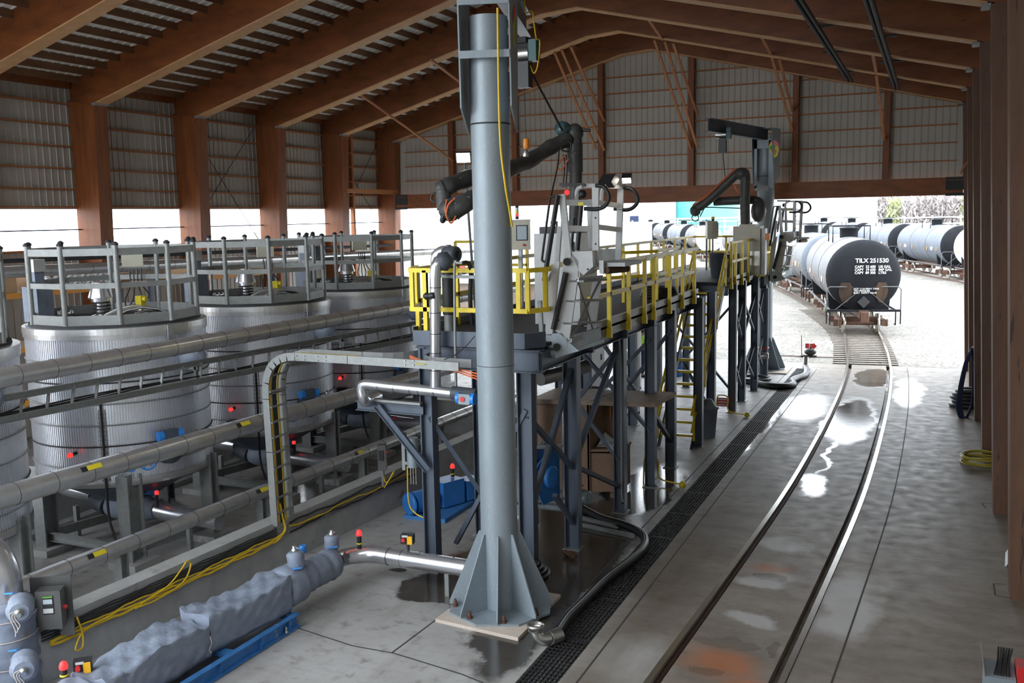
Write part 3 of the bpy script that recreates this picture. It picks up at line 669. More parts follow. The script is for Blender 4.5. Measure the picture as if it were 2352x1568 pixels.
# ---- pallet racks and stores between the tanks and the wall
for k,(y0,l) in enumerate(((8.5,'rack behind the nearest tank railing'),(15.0,'rack behind the second tank railing'),(22,'rack behind the third tank railing'))):
    t=thing('pallet_rack','orange and blue storage '+l,'rack',(-20.5,y0,0))
    for y in(y0,y0+5.6):
        for x in(-21,-19.9): MB().bb((x-.05,y-.05,0),(x+.05,y+.05,4.4)).build('upright',M['steel'],t)
    for z in(1.6,2.9,4.2):
        for x in(-21,-19.9): MB().bb((x-.03,y0,z-.07),(x+.03,y0+5.6,z+.07)).build('load_beam',M['rackor'],t)
        MB().bb((-21,y0,z+.02),(-19.9,y0+5.6,z+.06)).build('shelf_deck',M['ply'],t)
    for j in range(3):
        y=y0+.9+1.8*j
        o=MB().bb((-20.9,y-.55,4.27),(-20.05,y+.55,4.27+.25+.12*((j+k)%3))).build('carton',M['card']);tag(o,['long brown','flat brown','tall brown'][j]+' carton on the top shelf of the '+l,'box')
o=MB();q=V((-19.95,17.2,4.36))
for k in range(3): o.tube([q+V((0,i*.06,.1*k+.07*sin(i*.9+k))) for i in range(40)],.06,6)
o=o.build('spiral_duct',M['bldg']);tag(o,'coils of white ribbed hose on the rack behind the second tank','hose')
# ================================================================== JIB CRANES
def emblem(o,p,nx,ny,w,h):
    """painted crest: a red cap over green and yellow swirls on a curved shield"""
    def e(pts,d,m,nm):
        MB().plate([p+V(nx)*(x*w)+V((0,0,y*h))+V(ny)*d for x,y in pts],V(ny)*.004).build(nm,M[m],o)
    e([(-.5,.1),(-.3,.45),(.1,.5),(.45,.3),(.5,-.1),(.35,-.4),(.1,-.5),(-.15,-.35),(-.35,-.1)],.002,'tyel','crest_ground')
    e([(-.3,.45),(.1,.52),(.5,.3),(.52,.05),(.2,.22),(-.1,.25)],.007,'red','crest_cap')
    e([(-.48,.1),(-.1,.25),(.2,.2),(.1,.0),(.3,-.1),(.2,-.3),(0,-.45),(-.1,-.15),(-.3,-.05)],.007,'greens','crest_swirl')
    e([(.0,.05),(.2,-.05),(.1,-.35),(-.05,-.2)],.012,'red','crest_tongue')
def jib(cx,cy,r,h,label,bdir,blen,bz,a0,padrot):
    c=V((cx,cy,0));t=thing('jib_crane',label,'crane',c)
    post=MB().tube([(cx,cy,.06),(cx,cy,h)],r,36).build('post',M['mast'],t)
    MB().torus((cx,cy,7.1),r,.012,n=36,k=6).torus((cx,cy,3.7),r,.004,n=36,k=4).build('weld_seam',M['dark'],post)
    oc=[(cx+.8*cos(a0+i*pi/4+pi/8),cy+.8*sin(a0+i*pi/4+pi/8),.05) for i in range(8)]
    MB().plate(oc,(0,0,.035)).build('base_plate',M['mast'],t)
    for i in range(8):
        a=a0+i*pi/4;dx,dy=cos(a),sin(a);n=V((-dy,dx,0))*.009
        P=[c+V((dx*(r-.01),dy*(r-.01),.085)),c+V((dx*.77,dy*.77,.085)),c+V((dx*.77,dy*.77,.14)),c+V((dx*(r+.03),dy*(r+.03),1.22)),c+V((dx*(r-.01),dy*(r-.01),1.22))]
        MB().plate([q-n for q in P],n*2).build('gusset',M['mast'],t)
        a2=a+.13;b=c+V((.68*cos(a2),.68*sin(a2),.085));MB().lathe(b,[(.045,0),(.045,.03)],8).lathe(b,[(.032,.03),(.032,.075),(.02,.075),(.02,.11)],6).build('anchor_bolt',M['rust'],t)
    # pivot head: two side plates tied by cross bars
    bd=V(bdir).normalized();sd=V((-bd.y,bd.x,0))
    def Hp(u,s,z): return c+bd*u+sd*s+V((0,0,z))
    for s in(-1,1):
        P=[(-.34,h-1.25),(-.38,h+.02),(-.38,h+.42),(.5,h+.42),(.42,h-.4),(.3,h-1.55),(.18,h-1.55)]
        MB().plate([Hp(u,s*(r+.075)-.01,z) for u,z in P],sd*.02).build('head_side_plate',M['mast'],t)
    for z,hh in((h-.6,.1),(h+.1,.14)): MB().plate([Hp(-.36,-(r+.075),z),Hp(-.36,r+.075,z),Hp(-.36,r+.075,z+hh),Hp(-.36,-(r+.075),z+hh)],bd*-.03).build('head_cross_bar',M['mast'],t)
    MB().plate([Hp(-.38,-(r+.075),h+.4),Hp(-.38,r+.075,h+.4),Hp(.5,r+.075,h+.4),Hp(.5,-(r+.075),h+.4)],(0,0,.03)).build('head_top_plate',M['mast'],t)
    MB().ibeam(Hp(-.1,0,bz),Hp(blen,0,bz),.42,.2,.025).build('boom',M['steel'],t)
    return t,Hp,post
C1=(-5.73,12.55)
B1e=PY(1203,78,16.6); b1=V((B1e.x-C1[0],B1e.y-C1[1],0))
jc,Hp,_=jib(C1[0],C1[1],.272,8.55,'big grey jib crane mast rising through the middle of the picture',b1,b1.length+.3,B1e.z+.2,radians(200),0)
q=Hp(.0,-(.272+.1),8.55); 
emblem(jc,Hp(.1,-(.272+.075+.012),8.42),-b1.normalized(),V((b1.y,-b1.x,0)).normalized(),.3,.55)
o=MB().plate([G(1000,1428,0),G(1190,1472,0),G(1288,1372,0),(-6.35,13.35,0)],(0,0,.05)).build('grout_pad',M['padc']);tag(o,'pale square grout pad under the near crane mast','pad')
hs=[PY(1143,18,12.15),PY(1148,300,12.22),PY(1160,420,12.25),PY(1170,480,12.4),PY(1176,520,12.5)]
o=MB().tube(smooth(hs,5),.018,6).build('air_hose',M['ycab']);tag(o,'thin yellow air hose hanging down the near crane mast','hose')
# second crane
C2=(-5.58,36.2);B2e=PW(1626,288,30.5);B2d=V((B2e.x-C2[0],B2e.y-C2[1],0))
jc2,Hp2,_=jib(C2[0],C2[1],.3,8.35,'far grey jib crane mast beside the rail opening',B2d,B2d.length,B2e.z+.02,radians(10),0)
# window box of the far head
pf=PY(1755,325,35.75)
for nm,x0,x1,z0,z1,mt in(('head_front_top',1733,1774,322,340,'mast'),('head_front_left',1733,1738,322,432,'mast'),('head_front_right',1766,1776,322,432,'mast'),('head_front_foot',1733,1766,427,437,'galv')):
    a,b=PY(x0,z0,35.8),PY(x1,z1,35.8); MB().bb((a.x,35.78,a.z),(b.x,35.84,b.z)).build(nm,M[mt],jc2)
emblem(jc2,PY(1777,342,35.76),V((1,0,0)),V((0,-1,0)),.36,.62)
o=MB().plate([(C2[0]-.95,35.3,0),(C2[0]+.95,35.3,0),(C2[0]+.95,37.1,0),(C2[0]-.95,37.1,0)],(0,0,.05)).build('grout_pad',M['padc']);tag(o,'grout pad under the far crane mast','pad')
# hoists
def hoist(hp,label,s=1.0,rope_to=None):
    t=thing('chain_hoist',label,'hoist',hp)
    MB().box(hp+V((0,0,.2*s)),(.4*s,.1*s,.22*s)).box(hp+V((-.05*s,0,.34*s)),(.3*s,.26*s,.1*s)).build('trolley',M['dark'],t)
    MB().cyl(hp+V((-.22*s,0,.12*s)),hp+V((.12*s,0,.12*s)),.12*s,14).build('motor',M['stain'],t)
    MB().box(hp+V((.2*s,0,.16*s)),(.14*s,.2*s,.36*s)).build('gear_case',M['dgreen'],t)
    MB().box(hp+V((0,0,-.24*s)),(.24*s,.2*s,.44*s)).build('chain_bag',M['black'],t)
    return t
h1=PY(1203,140,16.0); ht=hoist(h1,'chain hoist hanging from the near crane boom')
def cable(name,label,pts,r,mt,cat='cable',n=5,k=6,group=None):
    o=MB().tube(smooth(pts,n) if len(pts)>2 else pts,r,k).build(name,M[mt]);return tag(o,label,cat,group)
cable('pendant_cable','thin cable hanging from the near hoist to the orange pendant',[h1+V((0,0,-.4)),PY(1208,322,16)],.008,'black')
pd=thing('control_pendant','small orange pendant hanging below the near hoist','control',PY(1209,332,16))
MB().lathe(PY(1209,342,16),[(.04,0),(.055,.02),(.055,.16),(.04,.18)],12).build('body',M['orange'],pd);MB().lathe(PY(1208,352,16),[(.05,-.06),(.06,0),(.02,.07),(.015,.1)],12).build('hook_block',M['stain'],pd)
cable('sling','black sling from the near hoist to the loading arm elbow',[h1+V((.08,0,-.1)),PY(1292,300,17.3)],.02,'black','sling')
m=[PY(1205,0,15.2),PY(1207,30,15.2),PY(1222,25,15.4),PY(1226,50,15.5),PY(1232,88,15.7),PY(1240,95,15.9),PY(1235,150,16),PY(1226,168,16),PY(1218,150,16)]
cable('festoon_cable','loose yellow cable festoon beside the near boom',m,.012,'ycab')
h2=PW(1660,318,31.6);hoist(h2,'dark chain hoist under the far crane boom',1.0)
cable('sling','black sling from the far hoist to the far loading arm',[h2+V((0,0,-.4)),PY(1665,405,33.9)],.02,'black','sling')
# ================================================================== LOADING PLATFORM
Zd=3.85; XR=-5.25; XL=-8.0
pl=thing('loading_platform','long raised steel loading platform with dark deck plates on slate columns','platform',(-6.6,24,0))
SY0,SY1=23.6,27.5      # stair well on the right edge
dk=MB().plate([(-7.55,13.4,Zd-.04),(-5.62,13.4,Zd-.04),(-5.45,13.75,Zd-.04),(XR,15.3,Zd-.04),(XR,SY0,Zd-.04),(-6.25,SY0,Zd-.04),(-6.25,SY1,Zd-.04),(XR,SY1,Zd-.04),(XR,35.2,Zd-.04),(XL,35.2,Zd-.04),(XL,14.2,Zd-.04)],(0,0,.05)).build('deck',M['dark'],pl)
m=MB()
kp=[(-8.0,14.2),(-7.55,13.4),(-5.62,13.4),(-5.42,13.75)]
for a,b in zip(kp,kp[1:]): m.bar((*a,Zd+.08),(*b,Zd+.08),.015,.24)
m.build('front_kick_plate',M['steel'],pl)
MB().bar((XL,14.2,Zd+.06),(XL,35.2,Zd+.06),.015,.18).build('left_kick_plate',M['steel'],pl)
for a,b in((15.3,SY0),(SY1,35.2)):
    MB().chan((XR,a,Zd-.03),(XR,b,Zd-.03),.3,.08,.015,flip=-1).bar((XR+.01,a,Zd+.07),(XR+.01,b,Zd+.07),.012,.12).build('edge_channel',M['galv'],pl)
MB().ibeam((-7.55,13.56,Zd-.24),(-5.4,13.56,Zd-.24),.36,.2,.02).build('front_beam',M['steel'],pl)
for y in(15.6,17.65,19.7,21.6,23.5,27.6,29.8,32,34.6): MB().ibeam((-7.6,y,Zd-.24),(XR-.02,y,Zd-.24),.28,.16,.015).build('cross_beam',M['steel'],pl)
for x in(-7.5,-5.45): MB().ibeam((x,13.5,Zd-.24),(x,SY0 if x>-6 else 35.2,Zd-.24),.3,.16,.015).build('long_beam',M['steel'],pl)
MB().ibeam((-5.45,SY1,Zd-.24),(-5.45,35.2,Zd-.24),.3,.16,.015).build('long_beam',M['steel'],pl)
RL=[(-5.95,14.2),(-5.62,15.45),(-5.46,17.75),(-5.38,19.7),(-5.37,21.4),(-5.22,23.6),(-5.3,25.5),(-5.22,28.1),(-5.26,29.85),(-5.2,31.8),(-5.3,34.2)]
LLg=[(-7.45,13.65),(-7.45,15.6),(-7.45,17.8),(-7.45,19.8),(-7.45,21.5),(-7.45,25.4),(-7.45,28.1),(-7.45,31.8),(-7.45,34.3)]
def leg(x,y,z1=Zd-.1,wd=.22):
    lg=MB().ibeam((x,y,.02),(x,y,z1),wd,.2,.018,up=(1,0,0)).build('leg',M['steel'],pl)
    MB().bb((x-.15,y-.15,0),(x+.15,y+.15,.02)).build('foot_plate',M['galv'],lg)
for i,(x,y) in enumerate(RL): leg(x,y,Zd-.1 if i!=6 else Zd-.1,.26 if i<2 else .22)
for x,y in LLg: leg(x,y)
def xb(a,za,b,zb,w=.09): MB().bar((a[0],a[1],za),(b[0],b[1],zb),w,w*.8).build('brace',M['steel'],pl)
# bracing, row by row
xb(LLg[0],2.6,(-6.4,14.4),.5);xb((-7.3,14.2),.3,(-5.95,14.2),2.7);xb((-7.4,15.6),3.2,(-6.5,13.9),.2)
xb(RL[0],2.6,RL[1],1.45);xb((RL[0][0],RL[0][1]+.1),.95,(RL[1][0],RL[1][1]),3.2)
xb(RL[0],1.3,(-5.62,15.3),.6) if False else None
xb((-5.75,14.9),1.1,RL[1],.45);xb((RL[1][0],RL[1][1]+.1),1.55,RL[2],3.4);xb(RL[1],1.5,RL[2],.5)
xb(RL[3],1.7,RL[4],.6);xb(RL[2],3.3,(-7.3,17.8),1.0);xb(RL[2],1.0,(-7.3,17.8),3.3)
xb(RL[3],3.2,(-7.3,19.8),1.2);xb(RL[3],1.2,(-7.3,19.8),3.2);xb(RL[4],3.2,(-7.3,21.5),.6);xb(RL[4],.6,(-7.3,21.5),3.2)
for i,j in((7,8),(8,9),(9,10)): xb(RL[i],3.2,RL[j],1.9,.08);xb(RL[i],1.9,RL[j],3.2,.08);xb(RL[i],1.6,RL[j],.4,.08);xb(RL[i],.4,RL[j],1.6,.08)
xb(RL[7],3.2,LLg[6],.6,.08);xb(RL[7],.6,LLg[6],3.2,.08);xb(RL[10],3.4,(-5.5,36.0),1.9,.08)
xb(RL[6],.5,(-6.3,26.6),1.6,.08)
# left outrigger bracket that carries the small pipe
MB().ibeam((-8.75,13.56,2.74),(-7.5,13.56,2.72),.16,.14,.015).build('outrigger_beam',M['steel'],pl)
MB().chan(PY(868,930,13.5),PY(985,1078,13.5),.13,.06,.012).build('outrigger_strut',M['steel'],pl)
MB().bar((-8.6,13.5,2.86),(-7.5,13.5,2.84),.1,.04).build('outrigger_rail',M['galv'],pl)
# ---- yellow guard rails
def rail(label,runs,posts,zt=Zd+1.12,zm=Zd+.58,foot=Zd-.16,w=.07,toe=True,group='yellow guard rails on the platform'):
    t=thing('guard_rail',label,'guard rail',(*runs[0][0],Zd),group)
    for nm,z in(('top_rail',zt),('mid_rail',zm)):
        m=MB()
        for a,b in runs: m.bar((*a,z),(*b,z),w,w)
        m.build(nm,M['yellow'],t)
    for x,y in posts:
        p=MB().bar((x,y,foot),(x,y,zt),w,w).build('rail_post',M['yellow'],t)
        if toe: MB().bb((x-.045,y-.05,foot-.04),(x+.045,y+.05,foot+.13)).build('post_socket',M['yellow'],p)
    return t
px=XR+.05
rail('yellow guard rail along the near right edge, between the folding gangway and the stairs',[((px,15.2),(px,23.35))],[(px,y) for y in(16.3,17.5,18.6,19.3,20.6,21.8,23.0)])
rail('yellow guard rail along the far right edge beyond the stairs',[((px,27.6),(px,35.0))],[(px,y) for y in(27.7,28.3,29.4,30.5,31.9,32.5,33.4,34.7)])
rail('long yellow guard rail along the left edge of the platform',[((XL,14.3),(XL,35.2))],[(XL,14.4+1.5*i) for i in range(14)],foot=Zd,toe=False)
rail('yellow guard rail closing the far end of the platform',[((XL,35.2),(px,35.2))],[(-7.4,35.2),(-6.8,35.2),(-6.2,35.2)],foot=Zd,toe=False)
fr=rail('yellow guard rail boxed round the near front corner of the platform',[((-7.62,13.5),(-5.6,13.5)),((-7.62,13.5),(-7.95,14.3)),((-5.6,13.5),(-5.42,13.85)),((-5.42,13.85),(-5.75,15.4))],[(-7.36,13.5)],zt=Zd+1.15,zm=Zd+.53,foot=Zd,toe=False)
for x,y in((-7.6,13.5),(-7.36,13.5),(-7.92,14.2),(-6.0,13.5),(-5.75,13.5),(-5.6,13.5),(-5.44,13.83)): MB().bar((x,y,Zd+.53),(x,y,Zd+1.15),.07,.05).build('rail_upright',M['yellow'],fr)
rail('inner yellow swing gate frame standing on the deck behind the near guard rail',[((-6.95,19.9),(-5.75,21.6)),((-5.75,21.6),(-5.75,23.6))],[(-6.95,19.9),(-6.3,20.8),(-5.75,21.6),(-5.75,22.5),(-5.75,23.5)],foot=Zd,toe=False)
rail('yellow guard rail on the tank side walkway beyond the last tank',[((-12.4,24.6),(-10.2,24.6))],[(-12.4,24.6),(-11.6,24.6),(-10.9,24.6),(-10.2,24.6)],zt=5.15,zm=4.5,foot=3.6,toe=False)
# ---- stairs
stt=thing('ship_stair','steep steel stair with yellow nosings and rails up to the platform','stairs',(-5.75,24,0))
f0,f1=V((-5.75,23.2,.0)),V((-5.75,27.4,Zd)); nst=14
for s in(-.42,.42): MB().plate([f0+V((s-.02,0,0)),f0+V((s-.02,.24,0)),f1+V((s-.02,.12,-.05)),f1+V((s-.02,-.12,0))],(.04,0,0)).build('stringer',M['steel'],stt)
for i in range(1,nst):
    q=f0+(f1-f0)*(i/nst)+V((0,.1,0)); tr=MB().box(q,(.8,.2,.035)).build('tread',M['steel'],stt); MB().box(q+V((0,-.08,.0)),(.8,.08,.06)).build('yellow_nosing',M['yellow'],tr)
for s in(-.46,.46):
    for dz in(.98,.55): MB().tube([f0+V((s,-.05,dz-.1)),f1+V((s,.2,dz+.1))],.034,8).build('handrail',M['yellow'],stt)
    for u in(.05,.35,.7,.98): 
        q=f0+(f1-f0)*u; MB().bar(q+V((s,0,-.02)),q+V((s,0.03,1.0)),.05).build('handrail_post',M['yellow'],stt)
# ---- equipment on the platform
p=PX(1195,540,-7.9);t=thing('operator_console','beige control panel with a screen and light stack right of the near mast','control panel',(p.x,p.y,Zd))
MB().box(p,(.42,.2,.6),rz=.35).box(p+V((0,0,.31)),(.44,.24,.03),rz=.35).build('enclosure',M['beige'],t)
Rz=Matrix.Rotation(.35,3,'Z');fn=Rz@V((0,-1,0));sx=Rz@V((1,0,0))
MB().box(p+fn*.105+sx*.04+V((0,0,.05)),(.24,.012,.32),rz=.35).build('screen_frame',M['dark'],t);MB().box(p+fn*.114+sx*.04+V((0,0,.05)),(.2,.006,.28),rz=.35).build('screen',M['screen'],t)
MB().cyl(p+fn*.1+sx*.08+V((0,0,-.2)),p+fn*.14+sx*.08+V((0,0,-.2)),.025,10).build('red_button',M['red'],t)
MB().bar((p.x,p.y,Zd),(p.x,p.y,p.z-.3),.07).build('pole',M['galv'],t)
for k,(mt) in enumerate(('dark','redlit','tyel','white','dark')): MB().cyl(p+sx*-.06+V((0,0,.33+.06*k)),p+sx*-.06+V((0,0,.39+.06*k)),.035,10).build('light_stack_segment',M[mt],t)
p=PX(1634,528,-7.9);p=PY(1634,528,33.5);t=thing('operator_console','tall beige control panel with amber beacon on the far left of the platform','control panel',(p.x,p.y,Zd))
MB().box(p,(.36,.25,.62),rz=.5).build('enclosure',M['beige'],t);MB().box(p+V((.17,-.12,0)),(.2,.02,.5),rz=.5).build('screen_frame',M['stain'],t)
MB().bar((p.x-.16,p.y,Zd),(p.x-.16,p.y,p.z+.35),.06).bar((p.x+.05,p.y,Zd),(p.x+.05,p.y,p.z-.3),.05).build('pole',M['steel'],t);MB().cyl(p+V((.05,0,.31)),p+V((.05,0,.37)),.05,10).build('beacon_base',M['dark'],t);MB().cyl(p+V((.05,0,.37)),p+V((.05,0,.46)),.06,10).build('beacon_lens',M['amber'],t)
p=PY(1718,590,31.2);t=thing('equipment_cabinet','tall beige equipment cabinet beyond the stairs under the far loading arm','cabinet',(p.x,p.y,Zd))
MB().bb((p.x-.42,p.y-.3,Zd),(p.x+.42,p.y+.4,5.38)).bb((p.x-.25,p.y-.2,5.38),(p.x+.25,p.y+.3,5.44)).build('enclosure',M['beige'],t);MB().bb((p.x+.12,p.y-.33,Zd+.3),(p.x+.42,p.y-.3,Zd+.75)).build('control_plate',M['stain'],t)
MB().bb((p.x+.42,p.y-.2,Zd),(p.x+.56,p.y+.2,5.3)).build('side_duct',M['white'],t);MB().bb((p.x+.58,p.y-.35,4.95),(p.x+.72,p.y-.2,5.15)).build('orange_switch',M['orange'],t)
p=(-6.0,29.6);t=thing('waste_bin','grey round bin standing on the deck beyond the stairs','bin',(p[0],p[1],Zd));MB().lathe((p[0],p[1],Zd),[(.18,0),(.23,.7),(.25,.72),(.25,.76),(.2,.76),(.17,.1)],18).build('body',M['wrapd'],t)
o=MB().bb((-5.85,29.9,Zd),(-5.45,30.3,Zd+.7)).build('black_case',M['black']);tag(o,'black upright case standing beside the grey bin on the deck','case')
# deck coil
t=MB()
for k in range(4): t.torus((-5.85,22.2,Zd+.06+.055*k),.42-.02*k,.04,n=24,k=8)
o=t.build('hose_coil',M['black']);tag(o,'coil of black hose lying on the platform deck beside the stair head','hose')
# skid box behind the gangway
t=thing('equipment_skid','white boxed skid behind the near folding gangway','skid',(-6.3,16.6,Zd))
MB().bb((-6.62,16.3,Zd),(-5.75,17.3,5.5)).build('enclosure',M['white'],t);MB().bb((-6.55,16.4,5.5),(-5.9,17.2,5.62)).build('black_manifold',M['black'],t)
for i in range(6): MB().cyl((-6.45+.1*i,16.5,5.6),(-6.45+.1*i,16.5,5.72),.02,6).build('manifold_port',M['black'],t)
MB().bb((-6.0,16.26,5.0),(-5.85,16.3,5.35)).build('black_handle',M['black'],t)
# grey vertical pipe and black accumulator at the near front corner
pp=[PY(1000,888,13.2),PY(1000,640,13.2),PY(1001,612,13.2),PY(1006,600,13.22),PY(1016,598,13.3)]
t=thing('vent_riser','silver vertical pipe with elbow rising past the near front guard rail','pipe',pp[0])
MB().tube(pp,.088,16).build('jacket',M['alu'],t)
for y in(660,718,766,810,850): MB().torus(PY(1000,y,13.2),.089,.005,n=18,k=4).build('seam_band',M['dark'],t)
MB().lathe(PY(1018,600,13.3),[(.06,-.1),(.14,-.06),(.15,.06),(.08,.12)],14,(1,.1,0)).build('wrapped_valve',M['wrapd'],t)
MB().tube([PY(997,678,13.1),PY(985,680,13.1)],.05,8).lathe(PY(984,680,13.1),[(.05,0),(.06,.04),(.03,.08)],10,(-1,0,0)).build('black_plug_valve',M['black'],t)
t=thing('valve_assembly','dark wrapped elbow and valve on top of the black cylinder','valve',PY(1030,590,13.9))
MB().tube(smooth([PY(1003,610,13.9),PY(1004,588,13.9),PY(1018,578,13.9),PY(1035,583,13.9)],5),.1,14).build('elbow_jacket',M['alu_d'],t)
MB().lathe(PY(1036,584,13.85),[(.12,-.12),(.14,0),(.13,.12),(.06,.16),(.05,.1)],16,(1,-.3,0)).build('wrapped_body',M['wrapd'],t);MB().cyl(PY(1030,572,13.9),PY(1030,562,13.9),.05,8).build('stem',M['steel'],t)
t=thing('black_cylinder','tall black padded cylinder standing behind the near guard rail','cylinder',(-6.95,14.0,Zd))
a,b=PY(1033,742,14.0),PY(1033,610,14.0);MB().tube([(a.x,14.0,4.25),(a.x,14.0,b.z)],.11,16).build('padded_sleeve',M['black'],t);MB().cyl((a.x,14.0,Zd),(a.x,14.0,4.25),.09,12).build('base',M['galv'],t)
q=[PY(1048,900,13.25),PY(1045,760,13.25),PY(1044,610,13.25),PY(1050,604,13.25),PY(1062,604,13.25)]
cable('conduit_pole','thin grey conduit standing before the near guard rail',q,.022,'galv','conduit',4,8)
cable('black_hose','black hose looping down beside the near mast',[PY(1062,604,13.3),PY(1074,604,13.4),PY(1081,620,13.5),PY(1080,690,13.6),PY(1085,745,13.7)],.035,'black','hose',6,8)
o=MB().chan(PY(1010,634,13.45),PY(1090,636,13.45),.05,.03,.006).build('strut_channel',M['galv']);tag(o,'perforated strut channel just below the near front top rail','strut')
cable('thin_cable','thin black cable drooping from the cable ladder end up to the near mast',[PY(1020,826,13.0),PY(1045,815,13.0),PY(1070,795,12.9),PY(1090,772,12.85)],.008,'black')
M['bag']=mat('crinkled_teal_bag',(.09,.17,.18),.3,0,col2=(.02,.04,.05),vscale=9)
# ================================================================== LOADING ARMS
t=thing('loading_boom','black wrapped loading arm folded above the near end of the platform','loading arm',(-6.3,17.6,Zd))
Y=17.6
MB().tube(smooth([PY(1315,620,Y),PY(1320,520,Y),PY(1322,440,Y),PY(1323,350,Y),PY(1321,310,Y)],5),[.12]*21,14).build('riser',M['hosew'],t)
MB().ball(PY(1320,306,Y),.17,14,(1,1,1.1)).tube([PY(1320,330,Y),PY(1322,395,Y)],[.15,.14],14).build('elbow_cover',M['hosew'],t)
MB().tube([PY(1340,299,Y),PY(1356,299,Y)],.03,8).build('lock_pin',M['black'],t)
arm=smooth([PY(1305,318,17.5),PY(1265,338,17.2),PY(1210,372,16.6),PY(1150,393,15.7),PY(1090,405,14.9),PY(1035,425,14.3),PY(1018,432,14.2)],4)
MB().tube(arm,[.14+.014*sin(i*1.9) for i in range(len(arm))],14).build('upper_arm',M['hosew'],t)
MB().ball(PY(1016,432,14.2),.13,12).tube([PY(1018,440,14.2),PY(1022,480,14.15)],.13,14).ball(PY(1034,482,14.1),.19,14,(1.05,.9,1)).build('swivel_joint',M['hosew'],t)
MB().tube(smooth([PY(1040,486,14.1),PY(1065,470,14.2),PY(1090,455,14.5),PY(1140,440,15.2)],4),[.16]+[.15]*11+[.12],14).build('lower_arm',M['hosew'],t)
for c,ax,R_ in((PY(1000,454,14.1),(.1,-1,0),.075),(PY(1300,335,17.3),(.3,-1,0),.1)): MB().torus(c,R_,.018,ax,20,6).build('grab_loop',M['black'],t)
MB().lathe(PY(1018,500,14.0),[(.02,-.09),(.05,-.06),(.05,.06),(.02,.1)],10,(.25,0,1)).build('hanging_grip',M['black'],t)
bg_=MB().ball(PY(1293,297,17.5),.17,12,(1,.8,.9));bg_.v=[tuple(V(v)*(1+.0016*sin(i*2.9))) for i,v in enumerate(bg_.v)];bg_.build('plastic_bag',M['bag'],t)
MB().tube([PY(1023,468,14.0),PY(1080,452,14.2)],.025,6).bar(PY(1030,462,14.05),PY(1080,446,14.3),.02,.08).build('cable_chain',M['steel'],t)
for k,q in enumerate([[(1026,458,13.95),(1023,480,13.9),(1027,500,13.9),(1036,512,13.95),(1045,500,14.0),(1050,486,14.05)],[(1045,455,13.95),(1030,470,13.9),(1025,490,13.9)],[(1298,355,17.3),(1281,382,17.3),(1290,390,17.3),(1306,365,17.3)]]):
    MB().tube(smooth([PY(*p) for p in q],5),.014,6).build('orange_cable',M['orangec'],t)
for dx in(0,6): MB().tube(smooth([PY(1294+dx,355,17.35),PY(1297+dx,380,17.35),PY(1293+dx,430,17.4)],4),.014,6).build('black_cable',M['black'],t)
MB().cyl(PY(1302,442,17.2),PY(1302,442,17.1),.05,10).build('red_lamp',M['redlit'],t)
cable('pull_rope','dark rope dropping from the arm to the head of the folding gangway',[PY(1284,347,17),PY(1281,380,16),PY(1266,450,14.5)],.014,'black','rope')
t=thing('loading_boom','black wrapped loading arm with orange cables beside the far crane mast','loading arm',(-5.9,34,Zd)); Y=33.9
MB().tube(smooth([PY(1712,520,Y),PY(1711,470,Y),PY(1712,430,Y),PY(1711,402,Y),PY(1700,396,Y)],5),.17,14).build('riser',M['hosew'],t)
MB().ball(PY(1703,399,Y),.24,12,(1.2,1,.9)).build('elbow_cover',M['hosew'],t)
ar=[PY(1690,402,Y),PY(1660,430,Y),PY(1625,462,Y),PY(1595,483,Y)];MB().tube(smooth(ar,4),.15,12).ball(PY(1597,484,Y),.2,12).build('upper_arm',M['hosew'],t)
for k in range(2): MB().tube(smooth([p+V((-.02,-.05,.16+.05*k)) for p in ar]+[PY(1588,492,Y)],4),.02,6).build('orange_cable',M['orangec'],t)
MB().tube(smooth([PY(1682,412,Y),PY(1695,440,Y),PY(1712,447,Y),PY(1728,435,Y)],5),.018,6).build('orange_cable',M['orangec'],t)
MB().tube(smooth([PY(1640,463,34.5),PY(1680,461,34.5),PY(1735,460,34.5),PY(1748,475,34.5),PY(1745,500,34.5)],5),.15,12).ball(PY(1742,485,34.4),.3,12,(.9,.9,1.3)).build('lower_arm',M['hosew'],t)
MB().tube(smooth([PY(1608,497,Y),PY(1618,478,Y),PY(1625,476,Y),PY(1700,478,Y)],5),.02,6).torus(PY(1597,500,Y),.12,.02,(0,1,0),16,6).build('black_cable',M['black'],t)
MB().cyl(PY(1720,520,Y),PY(1720,480,Y),.03,6).cyl(PY(1709,520,Y),PY(1709,500,Y),.1,10).build('manifold',M['stain'],t)
